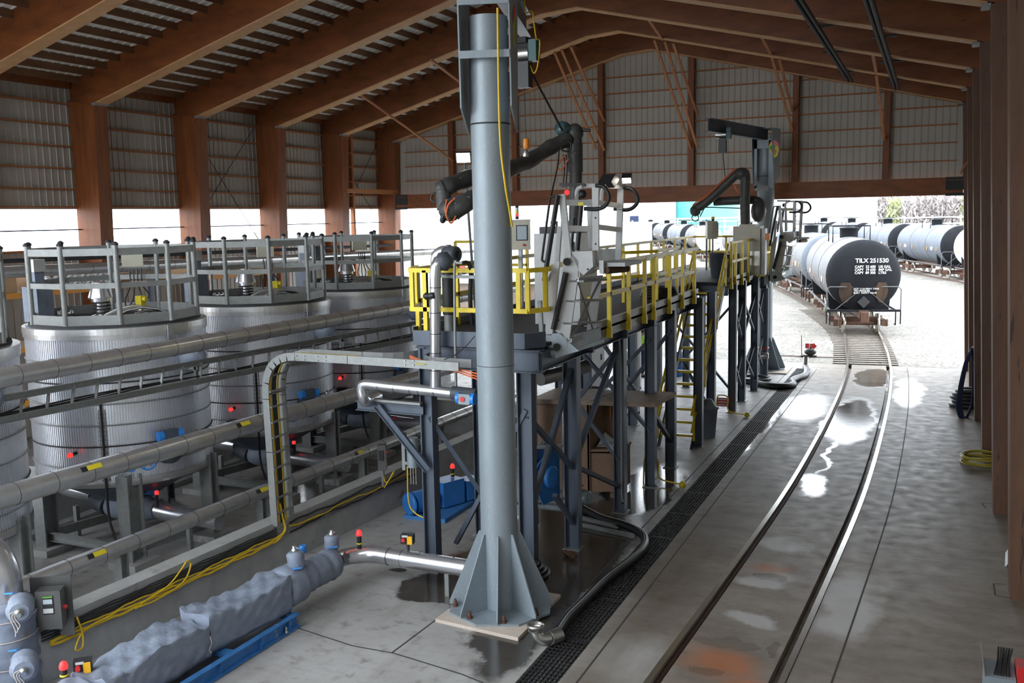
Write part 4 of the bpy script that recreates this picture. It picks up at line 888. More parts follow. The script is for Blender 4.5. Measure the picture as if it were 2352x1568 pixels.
# ================================================================== FOLDING GANGWAYS
def gangway(label):
    t=thing('folding_gangway',label,'gangway',(-5.1,14.4,Zd)); a,b=14.0,14.85; W=M['white']
    P=lambda x,y,Y=a: PY(x,y,Y)
    MB().plate([P(1295,592),P(1303,586),P(1318,587),P(1329,598),P(1327,640),P(1307,782),P(1276,760),P(1284,690)],(0,.04,0)).build('near_stringer',W,t)
    MB().plate([PY(1361,640,b),PY(1382,634,b),PY(1366,762,b),PY(1346,770,b)],(0,.04,0)).build('far_stringer',W,t)
    for y,x0,x1 in((648,1324,1378),(694,1317,1372),(745,1310,1366)):
        p,q=P(x0,y),PY(x1,y-4,b);MB().plate([p+V((-.12,0,0)),p+V((.12,0,0)),q+V((.12,0,0)),q+V((-.12,0,0))],(0,0,.03)).build('tread',M['galv'],t)
    MB().bar(P(1326,640),PY(1364,762,b),.025).bar(PY(1381,638,b),P(1309,782),.025).build('cross_rods',M['galv'],t)
    MB().bar(P(1310,782),PY(1366,764,b),.05,.06).build('end_bar',M['alu'],t);MB().bar(P(1326,642),PY(1382,636,b),.05,.06).build('end_bar',M['alu'],t)
    hb=MB().plate([P(1250,768),P(1292,764),P(1300,780),P(1330,806),P(1277,820),P(1252,812)],(0,.05,0));hb.plate([P(1232,788),P(1258,786),P(1258,828),P(1234,834)],(0,.12,0));hb.bar(P(1270,818),PY(1382,782,b),.12,.06).bar(P(1300,790),PY(1378,765,b),.05,.2).build('hinge_bracket',M['zinc'],t)
    MB().cyl(P(1279,797,a-.06),P(1279,797),.06,14).build('hinge_pin',M['dark'],t);MB().cyl(P(1302,601,a-.07),P(1302,601),.06,14).build('upper_pivot',M['dark'],t)
    MB().plate([P(1258,640),P(1275,600),P(1285,600),P(1268,770),P(1252,770)],(0,.05,0)).build('tower_post',M['white'],t)
    MB().bar(P(1240,690),P(1246,800),.06).build('tower_strut',M['galv'],t)
    # cage
    for nm,x0,y0,x1,y1,w,Y in(('cage_post',1291,446,1306,592,.1,a),('cage_post',1368,430,1369,618,.1,a+.25),('cage_post',1426,428,1420,602,.095,b+.3),('cage_post',1354,458,1358,570,.08,b+.3),('cage_post',1286,520,1277,640,.07,a+.2)):
        MB().bar(PY(x0,y0,Y),PY(x1,y1,Y),w,.06,up=(0,1,0)).build(nm,W,t)
    for (x0,y0,Y0),(x1,y1,Y1),h in(((1298,465,a),(1364,466,a+.25),.09),((1303,524,a),(1364,526,a+.25),.09),((1373,466,a+.25),(1420,472,b+.3),.08),((1373,521,a+.25),(1420,527,b+.3),.08),((1330,426,a+.2),(1370,426,a+.25),.06),((1390,428,b),(1428,429,b+.3),.06)):
        MB().bar(PY(x0,y0,Y0),PY(x1,y1,Y1),.03,h).build('cage_rail',W,t)
    MB().bar(P(1328,468,a-.02),P(1340,468,a-.02),.01,.05).build('yellow_label',M['tyel'],t)
    MB().plate([P(1310,578),P(1360,576),P(1362,612),P(1340,632),P(1329,622),P(1316,590)],(0,.5,0)).build('cage_box',W,t)
    MB().tube(smooth([PY(1324,464,a+.2),PY(1326,436,a+.2),PY(1338,428,a+.2)],4),.035,8).build('white_hoop',W,t);MB().tube(smooth([PY(1381,462,b),PY(1383,436,b),PY(1392,429,b)],4),.03,8).build('white_hoop',W,t)
    for pts,Y in(([(1368,426),(1385,428),(1396,442),(1398,458),(1388,474),(1370,480),(1342,479)],a+.2),([(1430,431),(1450,434),(1462,448),(1464,464),(1452,478),(1435,482),(1410,479)],b+.3)):
        MB().tube(smooth([PY(x,y,Y) for x,y in pts],5),.032,8).build('black_hand_loop',M['black'],t)
    MB().bar(P(1286,424,a+.2),P(1345,424,a+.2),.05).build('safety_bar',M['black'],t)
    MB().tube([P(1281,448,a-.06),P(1250,645,a-.06)],.04,10).build('gas_strut',M['black'],t)
    MB().tube(smooth([P(1276,450,a-.05),P(1264,454,a-.05),P(1260,480,a-.05),P(1246,585,a-.05),P(1246,598,a-.05),P(1254,602,a-.05)],5),.02,8).build('strut_handle',M['black'],t)
    MB().tube([P(1300,626,a-.05),P(1271,756,a-.05)],.045,10).build('gas_strut',M['black'],t)
    MB().tube([PY(1336,460,b),PY(1326,575,b)],.04,8).tube([PY(1318,500,b),PY(1312,575,b)],.025,8).ball(PY(1338,446,b),.07,8).build('gas_strut',M['black'],t)
    f0,f1=PY(1375,606,a+.2),PY(1424,600,b+.3);MB().plate([f0+V((-.05,0,-.04)),f0+V((.42,0,-.04)),V((f0.x+.42,f1.y,f0.z-.04)),V((f0.x-.05,f1.y,f0.z-.04))],(0,0,.06)).build('cage_floor',M['galv'],t)
    MB().plate([PY(1376,572,b+.3),PY(1417,570,b+.3),PY(1417,600,b+.3),PY(1376,602,b+.3)],(0,.02,0)).build('cage_back_panel',M['galv'],t)
    MB().tube([PY(1392,621,a+.15),PY(1440,617,b)],.055,12).build('brown_bumper_roll',M['rust'],t)
    MB().plate([P(1376,598,a+.1),P(1386,598,a+.1),P(1386,630,a+.1),P(1376,628,a+.1)],(0,.05,0)).build('latch_plate',W,t)
    for x,y in((1298,640),(1290,690),(1283,735),(1350,618),(1368,560),(1368,500)): MB().cyl(P(x,y,a-.012),P(x,y,a),.015,8).build('bolt',M['dark'],t)
    return t
gw=gangway('white folding gangway cage raised at the near end of the platform')
bpy.context.view_layer.update()
# floodlights on the cage
def flood(p,d,label,lit,post=None,s=1.0):
    t=thing('floodlight',label,'floodlight',p); d=V(d).normalized()
    MB().extr(p-d*.05,p+d*.08,[(-.13*s,-.09*s),(.13*s,-.09*s),(.13*s,.09*s),(-.13*s,.09*s)]).build('housing',M['black'],t)
    MB().extr(p+d*.081,p+d*.086,[(-.11*s,-.075*s),(.11*s,-.075*s),(.11*s,.075*s),(-.11*s,.075*s)]).build('lens',M['lit'] if lit else M['dark'],t)
    if post is not None: MB().bar(p,post,.035).build('bracket',M['black'],t)
flood(PY(1397,414,14.9),(.2,.6,-.6),'dark floodlight seen from behind on top of the near gangway cage',False,PY(1402,430,14.9))
flood(PY(1440,408,15.1),(.15,-.8,-.6),'lit floodlight on top of the near gangway cage',True,PY(1432,430,15.1),.6)
p=PY(1066,360,16.2);flood(p,(.25,-1,-.3),'bright lit floodlight on a pole behind the near crane mast',True,V((p.x+.12,p.y+.1,Zd)),1.1)
g2=dup(gw,V((-5.1+.58,14.4+18.9,Zd-.12)),'weathered folding gangway raised at the far end of the platform')
# ================================================================== WRAPPED CONVEYOR, RISER PIPE AND FLOOR PIPE
def wavybox(a,b,w,z0,z1,seed,taper=0):
    """a box-section duct in a slack quilted blanket"""
    rnd=random.Random(seed);a=V(a);b=V(b);d=(b-a);L_=d.length;d.normalize();s=V((-d.y,d.x,0));N=max(6,int(L_/.05));prof=[]
    for k in range(8): prof.append((-w/2,z0+(z1-z0)*k/8))
    for k in range(7): prof.append((-w/2+w*k/7,z1))
    for k in range(8): prof.append((w/2,z1-(z1-z0)*k/8))
    for k in range(7): prof.append((w/2-w*k/7,z0))
    ph=[rnd.uniform(0,6.28) for _ in range(6)];vs=[];n=len(prof)
    for i in range(N+1):
        u=i/N;sag=.035*sin(pi*u*2+ph[0])
        for j,(x,z) in enumerate(prof):
            r=.016*sin(9*u*L_+j*1.1+ph[1])+.012*sin(21*u*L_-j*1.7+ph[2])+.012*sin(j*2.3+ph[3]+5*u)+.011*sin(31*u*L_+2.2*sin(j*.8+ph[4])+4*sin(3*u*L_))*(1 if 0<j%15<8 else .4)
            e=1-.06*(2*u-1)**8
            q=a+d*(u*L_)+s*(x*e*(1+r*1.6))+V((0,0,z+ (z-z0)/(z1-z0)*(sag+r*1.3)))
            vs.append(q)
    m=MB().add(vs,[(i*n+j,i*n+(j+1)%n,(i+1)*n+(j+1)%n,(i+1)*n+j) for i in range(N) for j in range(n)],True)
    m.add(vs[:n],[tuple(range(n-1,-1,-1))]);m.add(vs[-n:],[tuple(range(n))]);return m
cv=thing('wrapped_conveyor','grey blanket-wrapped screw conveyor on a blue skid in the lower left corner','conveyor',(-8.7,9.5,0))
TE=G(624,1333,.68);TN=G(235,1532,.68);dv=(TE-TN).normalized();TM=G(447,1418,.68)
flat=lambda p:V((p.x,p.y,0))
wavybox(flat(TM),flat(TE)+dv*.12,.56,.24,.7,3).build('blanket_section',M['wrap'],cv)
wavybox(flat(TN)-dv*.2,flat(TM)-dv*.05,.62,.22,.66,5).build('blanket_section',M['wrap'],cv)
wavybox(flat(TN)-dv*2.4,flat(TN)-dv*.25,.6,.2,.6,8).build('blanket_section',M['wrap'],cv)
c0=flat(TE)+dv*.15+V((0,0,.48));
MB().lathe(c0,[(.26,0),(.31,.04),(.31,.16),(.3,.3),(.31,.36),(.24,.42)],24,dv).build('blanket_collar',M['wrap'],cv)
PE=G(768,1290,.5)
pts=[c0+dv*.4+(PE-c0-dv*.4)*(i/16) for i in range(17)]
MB().tube(pts,[.235+.012*sin(i*2.1)+.008*sin(i*5) for i in range(16)]+[.19],20).build('blanket_sleeve',M['wrap'],cv)
m=MB()
for p,z in((TM-dv*.02,.5),(TN,.45)):
    q=flat(p)+V((.3,-.05,z));m.tube(smooth([q,q+V((.04,-.02,-.08)),q+V((.02,-.05,-.16)),q+V((.05,-.04,-.2))],4),.006,5)
m.build('tie_cord',M['padc'],cv)
# skid
sk=thing('skid_base','blue welded skid under the wrapped conveyor','skid',(-8.6,9.5,0))
sR=lambda y:-8.27-.02*(10.95-y); sL=lambda y:sR(y)-.72
for f,nm,fl in((sR,'right_channel',1),(sL,'left_channel',-1)):
    MB().chan((f(10.95),10.95,.11),(f(6.5),6.5,.11),.2,.09,.014,flip=-1 if fl>0 else 1).build(nm,M['bluew'],sk)
for y in(10.9,9.6,8.3,7.0): MB().bb((sL(y),y-.05,.12),(sR(y),y+.05,.2)).build('cross_member',M['bluew'],sk)
for y in(10.72,10.1,9.3,8.5,7.7): MB().bb((sR(y)-.01,y-.006,.02),(sR(y)+.08,y+.006,.2)).build('stiffener',M['bluew'],sk)
MB().lathe((sR(10.75)+.05,10.66,.025),[(.03,0),(.03,.03),(.018,.03),(.018,.09)],6).build('anchor_bolt',M['stain'],sk)
def wvalve(p,ax,r,l,label,handle=None,up=(0,0,1)):
    t=thing('wrapped_valve',label,'valve',p);p=V(p);ax=V(ax).normalized()
    MB().lathe(p,[(r*.8,0),(r,l*.2),(r*.95,l*.6),(r*1.02,l*.85),(r*.7,l)],16,ax).build('blanket',M['wrap'],t)
    e=p+ax*l;MB().lathe(e,[(.05,0),(.055,.04),(.03,.05),(.03,.09)],10,ax).build('steel_cap',M['stain'],t)
    m=MB();s=ax.cross(V((.3,.4,1))).normalized()
    for k in range(3): m.tube(smooth([e+s*.02*k,e+s*(.06+.03*k)+V((0,0,-.08)),e+s*(.02+.03*k)+V((.02,0,-.16-.04*k)),e+s*(.05+.02*k)+V((.03,0,-.22-.05*k))],4),.005,5)
    m.build('tie_cord',M['padc'],t)
    if handle: MB().bar(p+ax*l*.5+V(handle[0]),p+ax*l*.5+V(handle[1]),.03,.012).build('blue_handle',M['bluec'],t)
    return t
q=G(682,1305,.72);wvalve(q,(-.1,0,1),.13,.26,'wrapped valve with bright cap standing on the conveyor sleeve, left of the other',((.0,-.14,-.1),(.18,-.1,-.06)))
q=G(762,1262,.68);wvalve(q,(.05,0,1),.12,.24,'wrapped valve with bright cap standing on the conveyor sleeve, next to the silver pipe',((.0,-.13,-.05),(.17,-.09,-.02)))
q=G(697,1290,.72);t=thing('level_sensor','small blue sensor head between the two wrapped valves','sensor',q);MB().cyl(q,q+V((0,0,.16)),.02,8).build('stem',M['stain'],t);MB().lathe(q+V((0,0,.14)),[(.04,0),(.06,.02),(.06,.1),(.05,.12)],14).cyl(q+V((0,0,.2)),q+V((-.11,-.02,.18)),.03,8).build('head',M['blue'],t)
# silver floor pipe
fp=thing('jacketed_pipe','silver floor pipe turning from the wrapped conveyor to the near crane mast','pipe',PE)
e0=PE-dv*.05;e1=V((-8.28,12.73,.5))
pts=[e0,e0+dv*.22]+arc(e0+dv*.25,e1,V((-7.95,12.75,.5)),6)+[V((-6.12,12.7,.5))]
MB().tube(pts,.135,20).build('jacket',M['alu'],fp)
for x in(-7.75,-7.5,-7.2,-6.9,-6.6,-6.35): MB().torus((x,12.74,.5),.136,.005,(1,0,0),20,4).build('seam_band',M['dark'],fp)
MB().torus(e0+dv*.12,.136,.005,dv,20,4).build('seam_band',M['dark'],fp);MB().box(e0+dv*.1+V((.04,-.06,.125)),(.16,.03,.01),rz=1.4).build('yellow_marker',M['tyel'],fp)
MB().bb((-6.75,12.7,0),(-6.68,12.78,.37)).build('pipe_stand',M['galv'],fp)
def beacon(p,label,h=.16,lens=.045):
    p=V(p);t=thing('beacon',label,'beacon',p);MB().cyl(p,p+V((0,0,h)),lens*.8,12).build('black_base',M['black'],t);MB().torus(p+V((0,0,h*.35)),lens*.8,.012,n=14,k=5).build('yellow_ring',M['tyel'],t)
    MB().lathe(p+V((0,0,h)),[(lens,0),(lens*1.05,.04),(lens*.7,.08),(.01,.095)],14,caps=False).build('red_lens',M['redlit'],t)
    return t
q=V((-8.22,12.62,.63));beacon(q,'red beacon with yellow ring on the elbow of the silver floor pipe',.2)
def estop(p,rz,label):
    p=V(p);t=thing('stop_station',label,'emergency stop',p);R_=Matrix.Rotation(rz,3,'Z');f=R_@V((0,-1,0));s=R_@V((1,0,0))
    MB().bar(p+V((0,0,-.12)),p,.035).build('stem',M['dark'],t);MB().box(p+V((0,0,.08)),(.2,.12,.15),rz=rz).build('black_box',M['black'],t)
    MB().box(p+f*.062+s*.045+V((0,0,.07)),(.08,.01,.13),rz=rz).build('amber_plate',M['amber'],t);MB().cyl(p+f*.06-s*.05+V((0,0,.08)),p+f*.1-s*.05+V((0,0,.08)),.03,12).build('red_button',M['red'],t)
    MB().box(p+f*.062-s*.03+V((0,0,.135)),(.09,.01,.03),rz=rz).build('white_tag',M['white'],t);return t
estop(PY(937,1252,12.72)+V((0,0,.03)),.25,'black and amber stop station standing on the silver floor pipe')
q=G(192,1542,.62);estop(q,.75,'black and amber stop station beside the near end of the wrapped conveyor')
q=G(148,1558,.62);beacon(q,'lit red beacon at the near end of the wrapped conveyor',.12,.047)
# wrapped riser in the corner
cx=PY(8,1400,8.0);cx=V((cx.x,8.0,0));t=thing('wrapped_riser','fat grey blanket-wrapped riser pipe in the bottom left corner','pipe',cx)
zt=PY(10,1375,8).z
pts=[cx+V((0,0,zt*i/20)) for i in range(21)];MB().tube(pts,[.36+.012*sin(i*1.7)+.01*sin(i*4.1) for i in range(20)]+[.3],24).build('blanket',M['wrap'],t)
MB().tube([cx+V((0,0,zt-.1)),cx+V((0,0,zt+.12))]+arc(cx+V((0,0,zt+.15)),cx+V((0,0,zt+.62)),cx+V((-.55,0,zt+.62)),8)+[cx+V((-1.2,0,zt+.62))],.24,24).build('elbow_jacket',M['alu'],t)
m=MB()
for z in(.45,.8,1.05): m.torus(cx+V((0,0,z)),.375,.006,(0.05,0,1),24,5)
m.build('tie_cord',M['padc'],t)
wvalve(PY(50,1382,7.85),(.75,-.75,-.05),.15,.3,'upper wrapped stub valve on the corner riser pipe',((-.1,0,.16),(-.25,0,.13)))
wvalve(PY(58,1512,7.85),(.78,-.72,-.05),.16,.32,'lower wrapped stub valve on the corner riser pipe',((-.1,0,.17),(-.25,0,.13)))
# control box on the curb
q=curbp(8.42,-.12,1.0);t=thing('control_box','dark stainless control box on a bracket above the curb, beside the corner riser','control box',q)
MB().box(q,(.3,.2,.5),rz=.55).build('enclosure',M['boxd'],t);MB().box(q+V((-.12,.12,-.05)),(.5,.02,.8),rz=.55).build('bracket_plate',M['boxd'],t)
f=Matrix.Rotation(.55,3,'Z')@V((0,-1,0));s=Matrix.Rotation(.55,3,'Z')@V((1,0,0))
MB().box(q+f*.105+V((0,0,.07)),(.13,.012,.24),rz=.55).build('display',M['dark'],t);MB().box(q+f*.112+V((0,0,.12)),(.11,.006,.06),rz=.55).build('screen',M['screen'],t);MB().box(q+f*.112+V((0,0,-.0)),(.12,.006,.06),rz=.55).build('white_tag',M['white'],t);MB().box(q+f*.112+V((0,0,.18)),(.12,.006,.02),rz=.55).build('green_strip',M['greens'],t)
MB().cyl(q+s*.15,q+s*.19,.03,10).build('red_knob',M['red'],t)
# ---- cables on the curb
def cline(z,off,y0,y1,n=40,wob=.02,ph=0): return [curbp(y0+(y1-y0)*i/n,off-.0,z+wob*sin(i*.9+ph)+wob*.6*sin(i*2.3+ph)) for i in range(n+1)]
bk=thing('wire_basket','wire basket along the outer face of the curb','cable tray',curbp(12,-.05,.6))
for z in(.5,.58,.66): MB().tube([curbp(8.6,-.035,z),curbp(16.6,-.035,z)],.006,5).build('long_wire',M['galv'],bk)
for i in range(33): MB().tube([curbp(8.6+.25*i,-.03,.48),curbp(8.6+.25*i,-.03,.69)],.006,5).build('cross_wire',M['galv'],bk)
for i,(z,o_,y1) in enumerate(((.69,-.05,12.8),(.655,-.05,12.8),(.62,-.055,12.8),(.585,-.05,12.8))):
    cable('black_cable','black cable in the wire basket left of the arched ladder',cline(z,o_,8.3,y1,36,.006,i),.012,'black','cable',3,6,'black cables in the curb basket')
for i,(z,o_) in enumerate(((.52,-.07),(.485,-.075),(.56,-.065))):
    cable('yellow_cable',['thick yellow cable running along the curb basket','lower yellow cable along the curb basket','outer yellow cable along the curb basket'][i],cline(z,o_,8.4,12.75,36,.012,i*2)+[curbp(12.95,-.1,.62),V((-9.93,12.95,.8)),V((-9.95,12.9,1.1))],[.017,.02,.012][i],'ycab','cable',3,7)
q=curbp(10.3,-.12,.55);cable('yellow_cable','loop of spare yellow cable hung on the curb basket',[q+V((0,-.5,-.02)),q+V((.02,0,.05)),q+V((.02,.3,.2)),q+V((.02,.42,.28)),q+V((.02,.5,.2)),q+V((.03,.3,.0)),q+V((.03,-.2,-.06)),q+V((0,-.6,-.05))],.013,'ycab')
q=curbp(8.75,-.16,.75);cable('yellow_cable','yellow cable dropping in a loop from the control box',[q,q+V((.02,.05,-.25)),q+V((.03,.02,-.42)),q+V((.02,-.08,-.4)),q+V((.0,.1,-.22)),q+V((0,.5,-.2))],.013,'ycab')
for i,(z,mt) in enumerate(((.68,'black'),(.6,'ycab'),(.54,'black'))):
    cable('curb_cable',['upper black cable','yellow cable','lower black cable'][i]+' sagging along the curb right of the arched ladder',cline(z,-.04,13.15,17.2,16,.02,i*2),.017,mt,'cable',4,6)
# ---- arched ladder tray
ar=thing('arched_cable_ladder','grey cable ladder rising from the curb and arching over to the platform','cable ladder',(-9.95,12.9,.7))
def railpath(dx,dy,dz=0):
    y=12.78+dy; z1=3.64-dz
    b=[V((-9.98+dx*.0,y,.74)),V((-10.0+dx*.0,y,2.0)),V((-10.02+dx*0,y,2.9))]
    return b+arc(V((-10.02,y,3.0)),V((-10.02,y,z1)),V((-9.4,y,z1)),7)+[V((-8.4,y,z1-.01))]
def sweepbar(m,pts,w,h):
    for a,b in zip(pts,pts[1:]): m.bar(a,b+(b-a).normalized()*.01,w,h,up=(0,1,0))
    return m
fr_=railpath(0,0)+[V((-6.45,12.78,3.6))]
sweepbar(MB(),fr_,.13,.03).build('front_rail',M['galv'],ar)
bk_=railpath(0,.44)+arc(V((-8.2,13.22,3.63)),V((-7.7,13.25,3.62)),V((-7.5,14.0,3.62)),6)
sweepbar(MB(),bk_,.13,.03).build('back_rail',M['galv'],ar)
sweepbar(MB(),arc(V((-7.25,14.0,3.62)),V((-7.5,13.15,3.62)),V((-7.0,13.12,3.61)),6)+[V((-6.4,13.12,3.6))],.13,.03).build('branch_rail',M['galv'],ar)
for z in [0.95+.26*i for i in range(9)]: MB().bar((-9.94,12.78,z),(-9.94,13.22,z),.045,.025).build('rung',M['galv'],ar)
for i in range(4):
    p=railpath(0,0)[3+2*i if 3+2*i<10 else 9];MB().bar(p+V((.04,0,-.02)),p+V((.04,.44,-.02)),.045,.025).build('rung',M['galv'],ar)
for x in(-9.0,-8.6,-8.2,-7.3,-6.9): MB().bar((x,12.78,3.58),(x,13.1,3.58),.04,.02).build('rung',M['galv'],ar)
for x in(-9.35,-9.2,-8.95,-8.8,-7.35,-7.2):
    for z in(3.6,3.66): MB().cyl((x,12.74,z),(x,12.765,z),.01,6).build('splice_bolt',M['stain'],ar)
MB().bar((-7.15,12.755,3.63),(-6.98,12.755,3.62),.006,.09,up=(0,1,0)).build('yellow_sticker',M['tyel'],ar)
for k,(dy,mt,r_) in enumerate(((.09,'ycab',.02),(.15,'ycab',.016),(.21,'black',.022),(.27,'black',.022),(.34,'ycab',.018))):
    pts=[V((p.x-.02,p.y+dy,p.z-.0)) for i,p in enumerate(railpath(0,0))]
    if k in(0,1,2,3): pts=pts+[V((-7.9,12.78+dy+.05,3.6))]
    cable('ladder_cable',['leftmost yellow cable','second yellow cable','left black cable','right black cable','rightmost yellow cable'][k]+' climbing inside the arched ladder',pts,r_,mt,'cable',3,6)
for k in range(3): cable('orange_cable',['upper','middle','lower'][k]+' orange cable from the ladder end to the near mast',[V((-7.4,13.0,3.66+.02*k)),V((-7.0,13.0,3.6-.01*k)),V((-6.5,12.9,3.55-.03*k)),V((-6.2,12.85,3.5-.04*k)),V((-6.03,12.7,3.53-.05*k))],.012,'orangec')
# ---- elbowed pipe across the platform front with actuator
ep=thing('jacketed_pipe','silver elbowed pipe across the front of the platform','pipe',PY(900,890,13.2))
y=13.22;a=PY(832,884,y);pts=[PY(1078,908,y),PY(1000,898,y),PY(900,888,y),PY(850,882,y)]+arc(PY(848,882,y),PY(830,879,y),PY(831,896,y),4)+[PY(833,905,y)]+arc(PY(833,908,y),PY(834,928,y),PY(850,921,y+.25),4)+[PY(868,912,13.9)]
MB().tube(pts,.088,16).build('jacket',M['alu'],ep)
for x in(872,908,945,965,1000): MB().torus(PY(x,882+(x-832)*.108,y),.089,.004,(1,0,0),16,4).build('seam_band',M['dark'],ep)
MB().cyl(PY(1040,902,y),PY(1095,908,y),.11,14).build('wrapped_valve',M['wrapd'],ep)
ac=thing('valve_actuator','blue capped grey actuator in front of the near mast','actuator',PY(1070,915,13.0));q0,q1=PY(1057,914,13.0),PY(1083,916,13.0)
MB().bar(q0,q1,.15,.16).build('body',M['mast'],ac);MB().cyl(q0-V((.05,0,0)),q0,.09,14).build('blue_cap',M['bluec'],ac);MB().cyl(q1,q1+V((.06,0,0)),.09,14).build('blue_cap',M['bluec'],ac);m_=(q0+q1)/2;MB().cyl(m_+V((-.02,-.09,0)),m_+V((-.02,-.075,0)),.04,12).build('red_dot',M['red'],ac)
# filter canister and box on the left platform leg
t=thing('filter_canister','grey canister on a bracket at the left platform leg','canister',(-7.75,13.9,0))
q=PY(948,1045,13.9);MB().cyl(q+V((0,0,-.2)),q+V((0,0,.3)),.1,16).build('canister',M['mast'],t);MB().bb((q.x-.26,13.98,q.z-.3),(q.x-.2,14.06,q.z+.35)).bb((q.x-.2,13.98,q.z+.2),(q.x+.3,14.02,q.z+.25)).bb((q.x-.2,13.98,q.z-.2),(q.x+.3,14.02,q.z-.15)).build('bracket',M['galv'],t)
m=MB()
for k in range(3): m.cyl(q+V((-.05+.05*k,0,-.2)),q+V((-.05+.05*k,0,-.5)),.012,6)
m.build('drain_tubes',M['stain'],t)
cable('yellow_cable','yellow cable looping below the grey canister',[q+V((-.1,-.02,-.2)),q+V((-.1,-.02,-.8)),q+V((0,0,-1.0)),q+V((.2,0,-1.08))],.012,'ycab')
q=curbp(15.9,-.1,1.2);t=thing('control_box','dark control box with a red knob on the curb behind the platform leg','control box',q)
MB().box(q,(.16,.16,.5),rz=.4).build('enclosure',M['boxd'],t);MB().box(q+V((.03,-.09,.05)),(.1,.01,.2),rz=.4).build('display',M['dark'],t);MB().cyl(q+V((.08,0,.1)),q+V((.13,0,.1)),.03,8).build('red_knob',M['red'],t);MB().box(q+V((0,0,-.4)),(.05,.05,.4)).build('bracket',M['galv'],t)
cable('yellow_cable','yellow cable loops hanging from the dark control box on the curb',[q+V((0,0,-.25)),q+V((.05,0,-.5)),q+V((.15,.1,-.4)),q+V((.2,.1,-.28)),q+V((.1,0,-.5)),q+V((.02,0,-.62))],.012,'ycab')
# ================================================================== UNDER THE PLATFORM
t=thing('hose_reel','blue hose reel hung between the two nearest right platform legs','hose reel',(-6.15,15.3,0));c=PY(1243,1092,15.2);ax=V((1,-.2,0)).normalized();sd=V((.2,1,0)).normalized()
for off,nm in((.16,'side_plate'),(-.16,'side_plate')):
    p=c+ax*off;MB().plate([p+sd*.33*a_+V((0,0,.45*b_)) for a_,b_ in((-.6,-1),(1,-1),(1,.9),(.3,1),(-1,.4),(-1,-.6))],ax*.012).build(nm,M['blue'],t)
for off in(.1,-.1): MB().lathe(c+ax*off,[(.36,-.01),(.36,.01)],28,ax).build('drum_flange',M['blue'],t)
MB().lathe(c+ax*.175,[(.2,0),(.2,.05),(.17,.07)],24,ax).build('spring_cover',M['blue'],t)
m=MB()
for k in range(4): m.torus(c+ax*(-.06+.04*k),.25,.03,ax,22,6)
m.build('wound_hose',M['black'],t)
for z in(.5,-.46): MB().chan(c+V((-.45,-.3,z)),c+V((.35,.3,z)),.05,.03,.006).build('strut_channel',M['galv'],t)
t=thing('pump','blue pump and motor on the floor behind the left platform legs','pump',(-8.9,16.6,0))
MB().tube([(-9.15,16.0,.3),(-8.95,16.45,.3)],.22,16).build('motor',M['blue'],t);MB().lathe((-9.17,15.95,.3),[(.22,0),(.24,.03),(.2,.06)],16,(-.4,-.9,0)).build('fan_cowl',M['blue'],t)
MB().box((-8.8,16.8,.36),(.42,.55,.5),rz=-.4).build('gear_case',M['blue'],t);MB().box((-8.55,17.3,.32),(.35,.4,.4),rz=-.4).build('pump_casing',M['blue'],t);MB().bb((-9.3,15.9,0),(-8.4,17.6,.08)).build('base_frame',M['bluew'],t)
beacon((-8.75,16.95,.62),'red beacon standing on the blue pump',.18)
t=thing('suction_pipe','grey pipe with a steel valve near the floor under the platform','pipe',(-6.2,15.6,.35))
MB().tube([PY(1222,1160,15.2),PY(1300,1168,15.6)],.06,12).build('pipe',M['mast'],t);q=PY(1340,1140,16.2);MB().lathe(q,[(.1,-.14),(.13,-.1),(.13,.1),(.1,.14)],14,(.9,-.4,0)).build('valve_body',M['mast'],t);MB().box(q+V((-.05,0,.2)),(.1,.04,.03)).cyl(q,q+V((-.05,0,.2)),.015,6).build('red_handle',M['red'],t)
for k,(a,b) in enumerate((((1335,1188),(1420,1208)),((1338,1204),(1458,1230)))):
    o=MB().chan(G(*a,.05),G(*b,.05),.08,.05,.01).build('loose_channel',M['galv']);tag(o,['upper','lower'][k]+' loose galvanised channel lying on the wet floor by the hose','channel')
m=MB()
for k in range(4): m.torus((-6.05,13.95,.04+.05*k),.5-.06*k,.035,n=28,k=8)
o=m.build('hose_coil',M['black']);tag(o,'coil of black hose on the wet floor behind the near mast','hose')
q=G(1318,1275,.06);o=MB().cyl(q+V((-.2,.1,0)),q+V((.06,-.06,0)),.05,10).cyl(q+V((-.07,.03,0)),q+V((.0,-.02,0)),.07,10).build('hose_coupling',M['rust']);tag(o,'rusty red hose coupling on the floor at the foot of a platform leg','coupling')
for i,(x,y0,l) in enumerate(((1222,15.5,'silver drop pipe behind the nearest right platform leg'),(1294,16.0,'thin silver drop pipe before the second right platform leg'))):
    a=PY(x,845 if i==0 else 880,y0);o=MB().tube([(a.x,y0,.35 if i==0 else .5),(a.x,y0,a.z)],.085 if i==0 else .05,12).build('drop_pipe',M['alu']);tag(o,l,'pipe')
t=thing('horizontal_pipe','short silver pipe end under the deck behind the gangway hinge','pipe',PY(1335,850,17));MB().tube([PY(1240,870,16.2),PY(1345,842,17.5)],.13,16).build('jacket',M['alu_d'],t)
cable('conduit','slim conduit running down the third right platform leg',[PY(1372,782,17.4),PY(1415,764,17.6),V((-5.4,17.62,2.95)),V((-5.4,17.62,.45)),V((-5.33,17.5,.3))],.022,'galv','conduit',2,7)
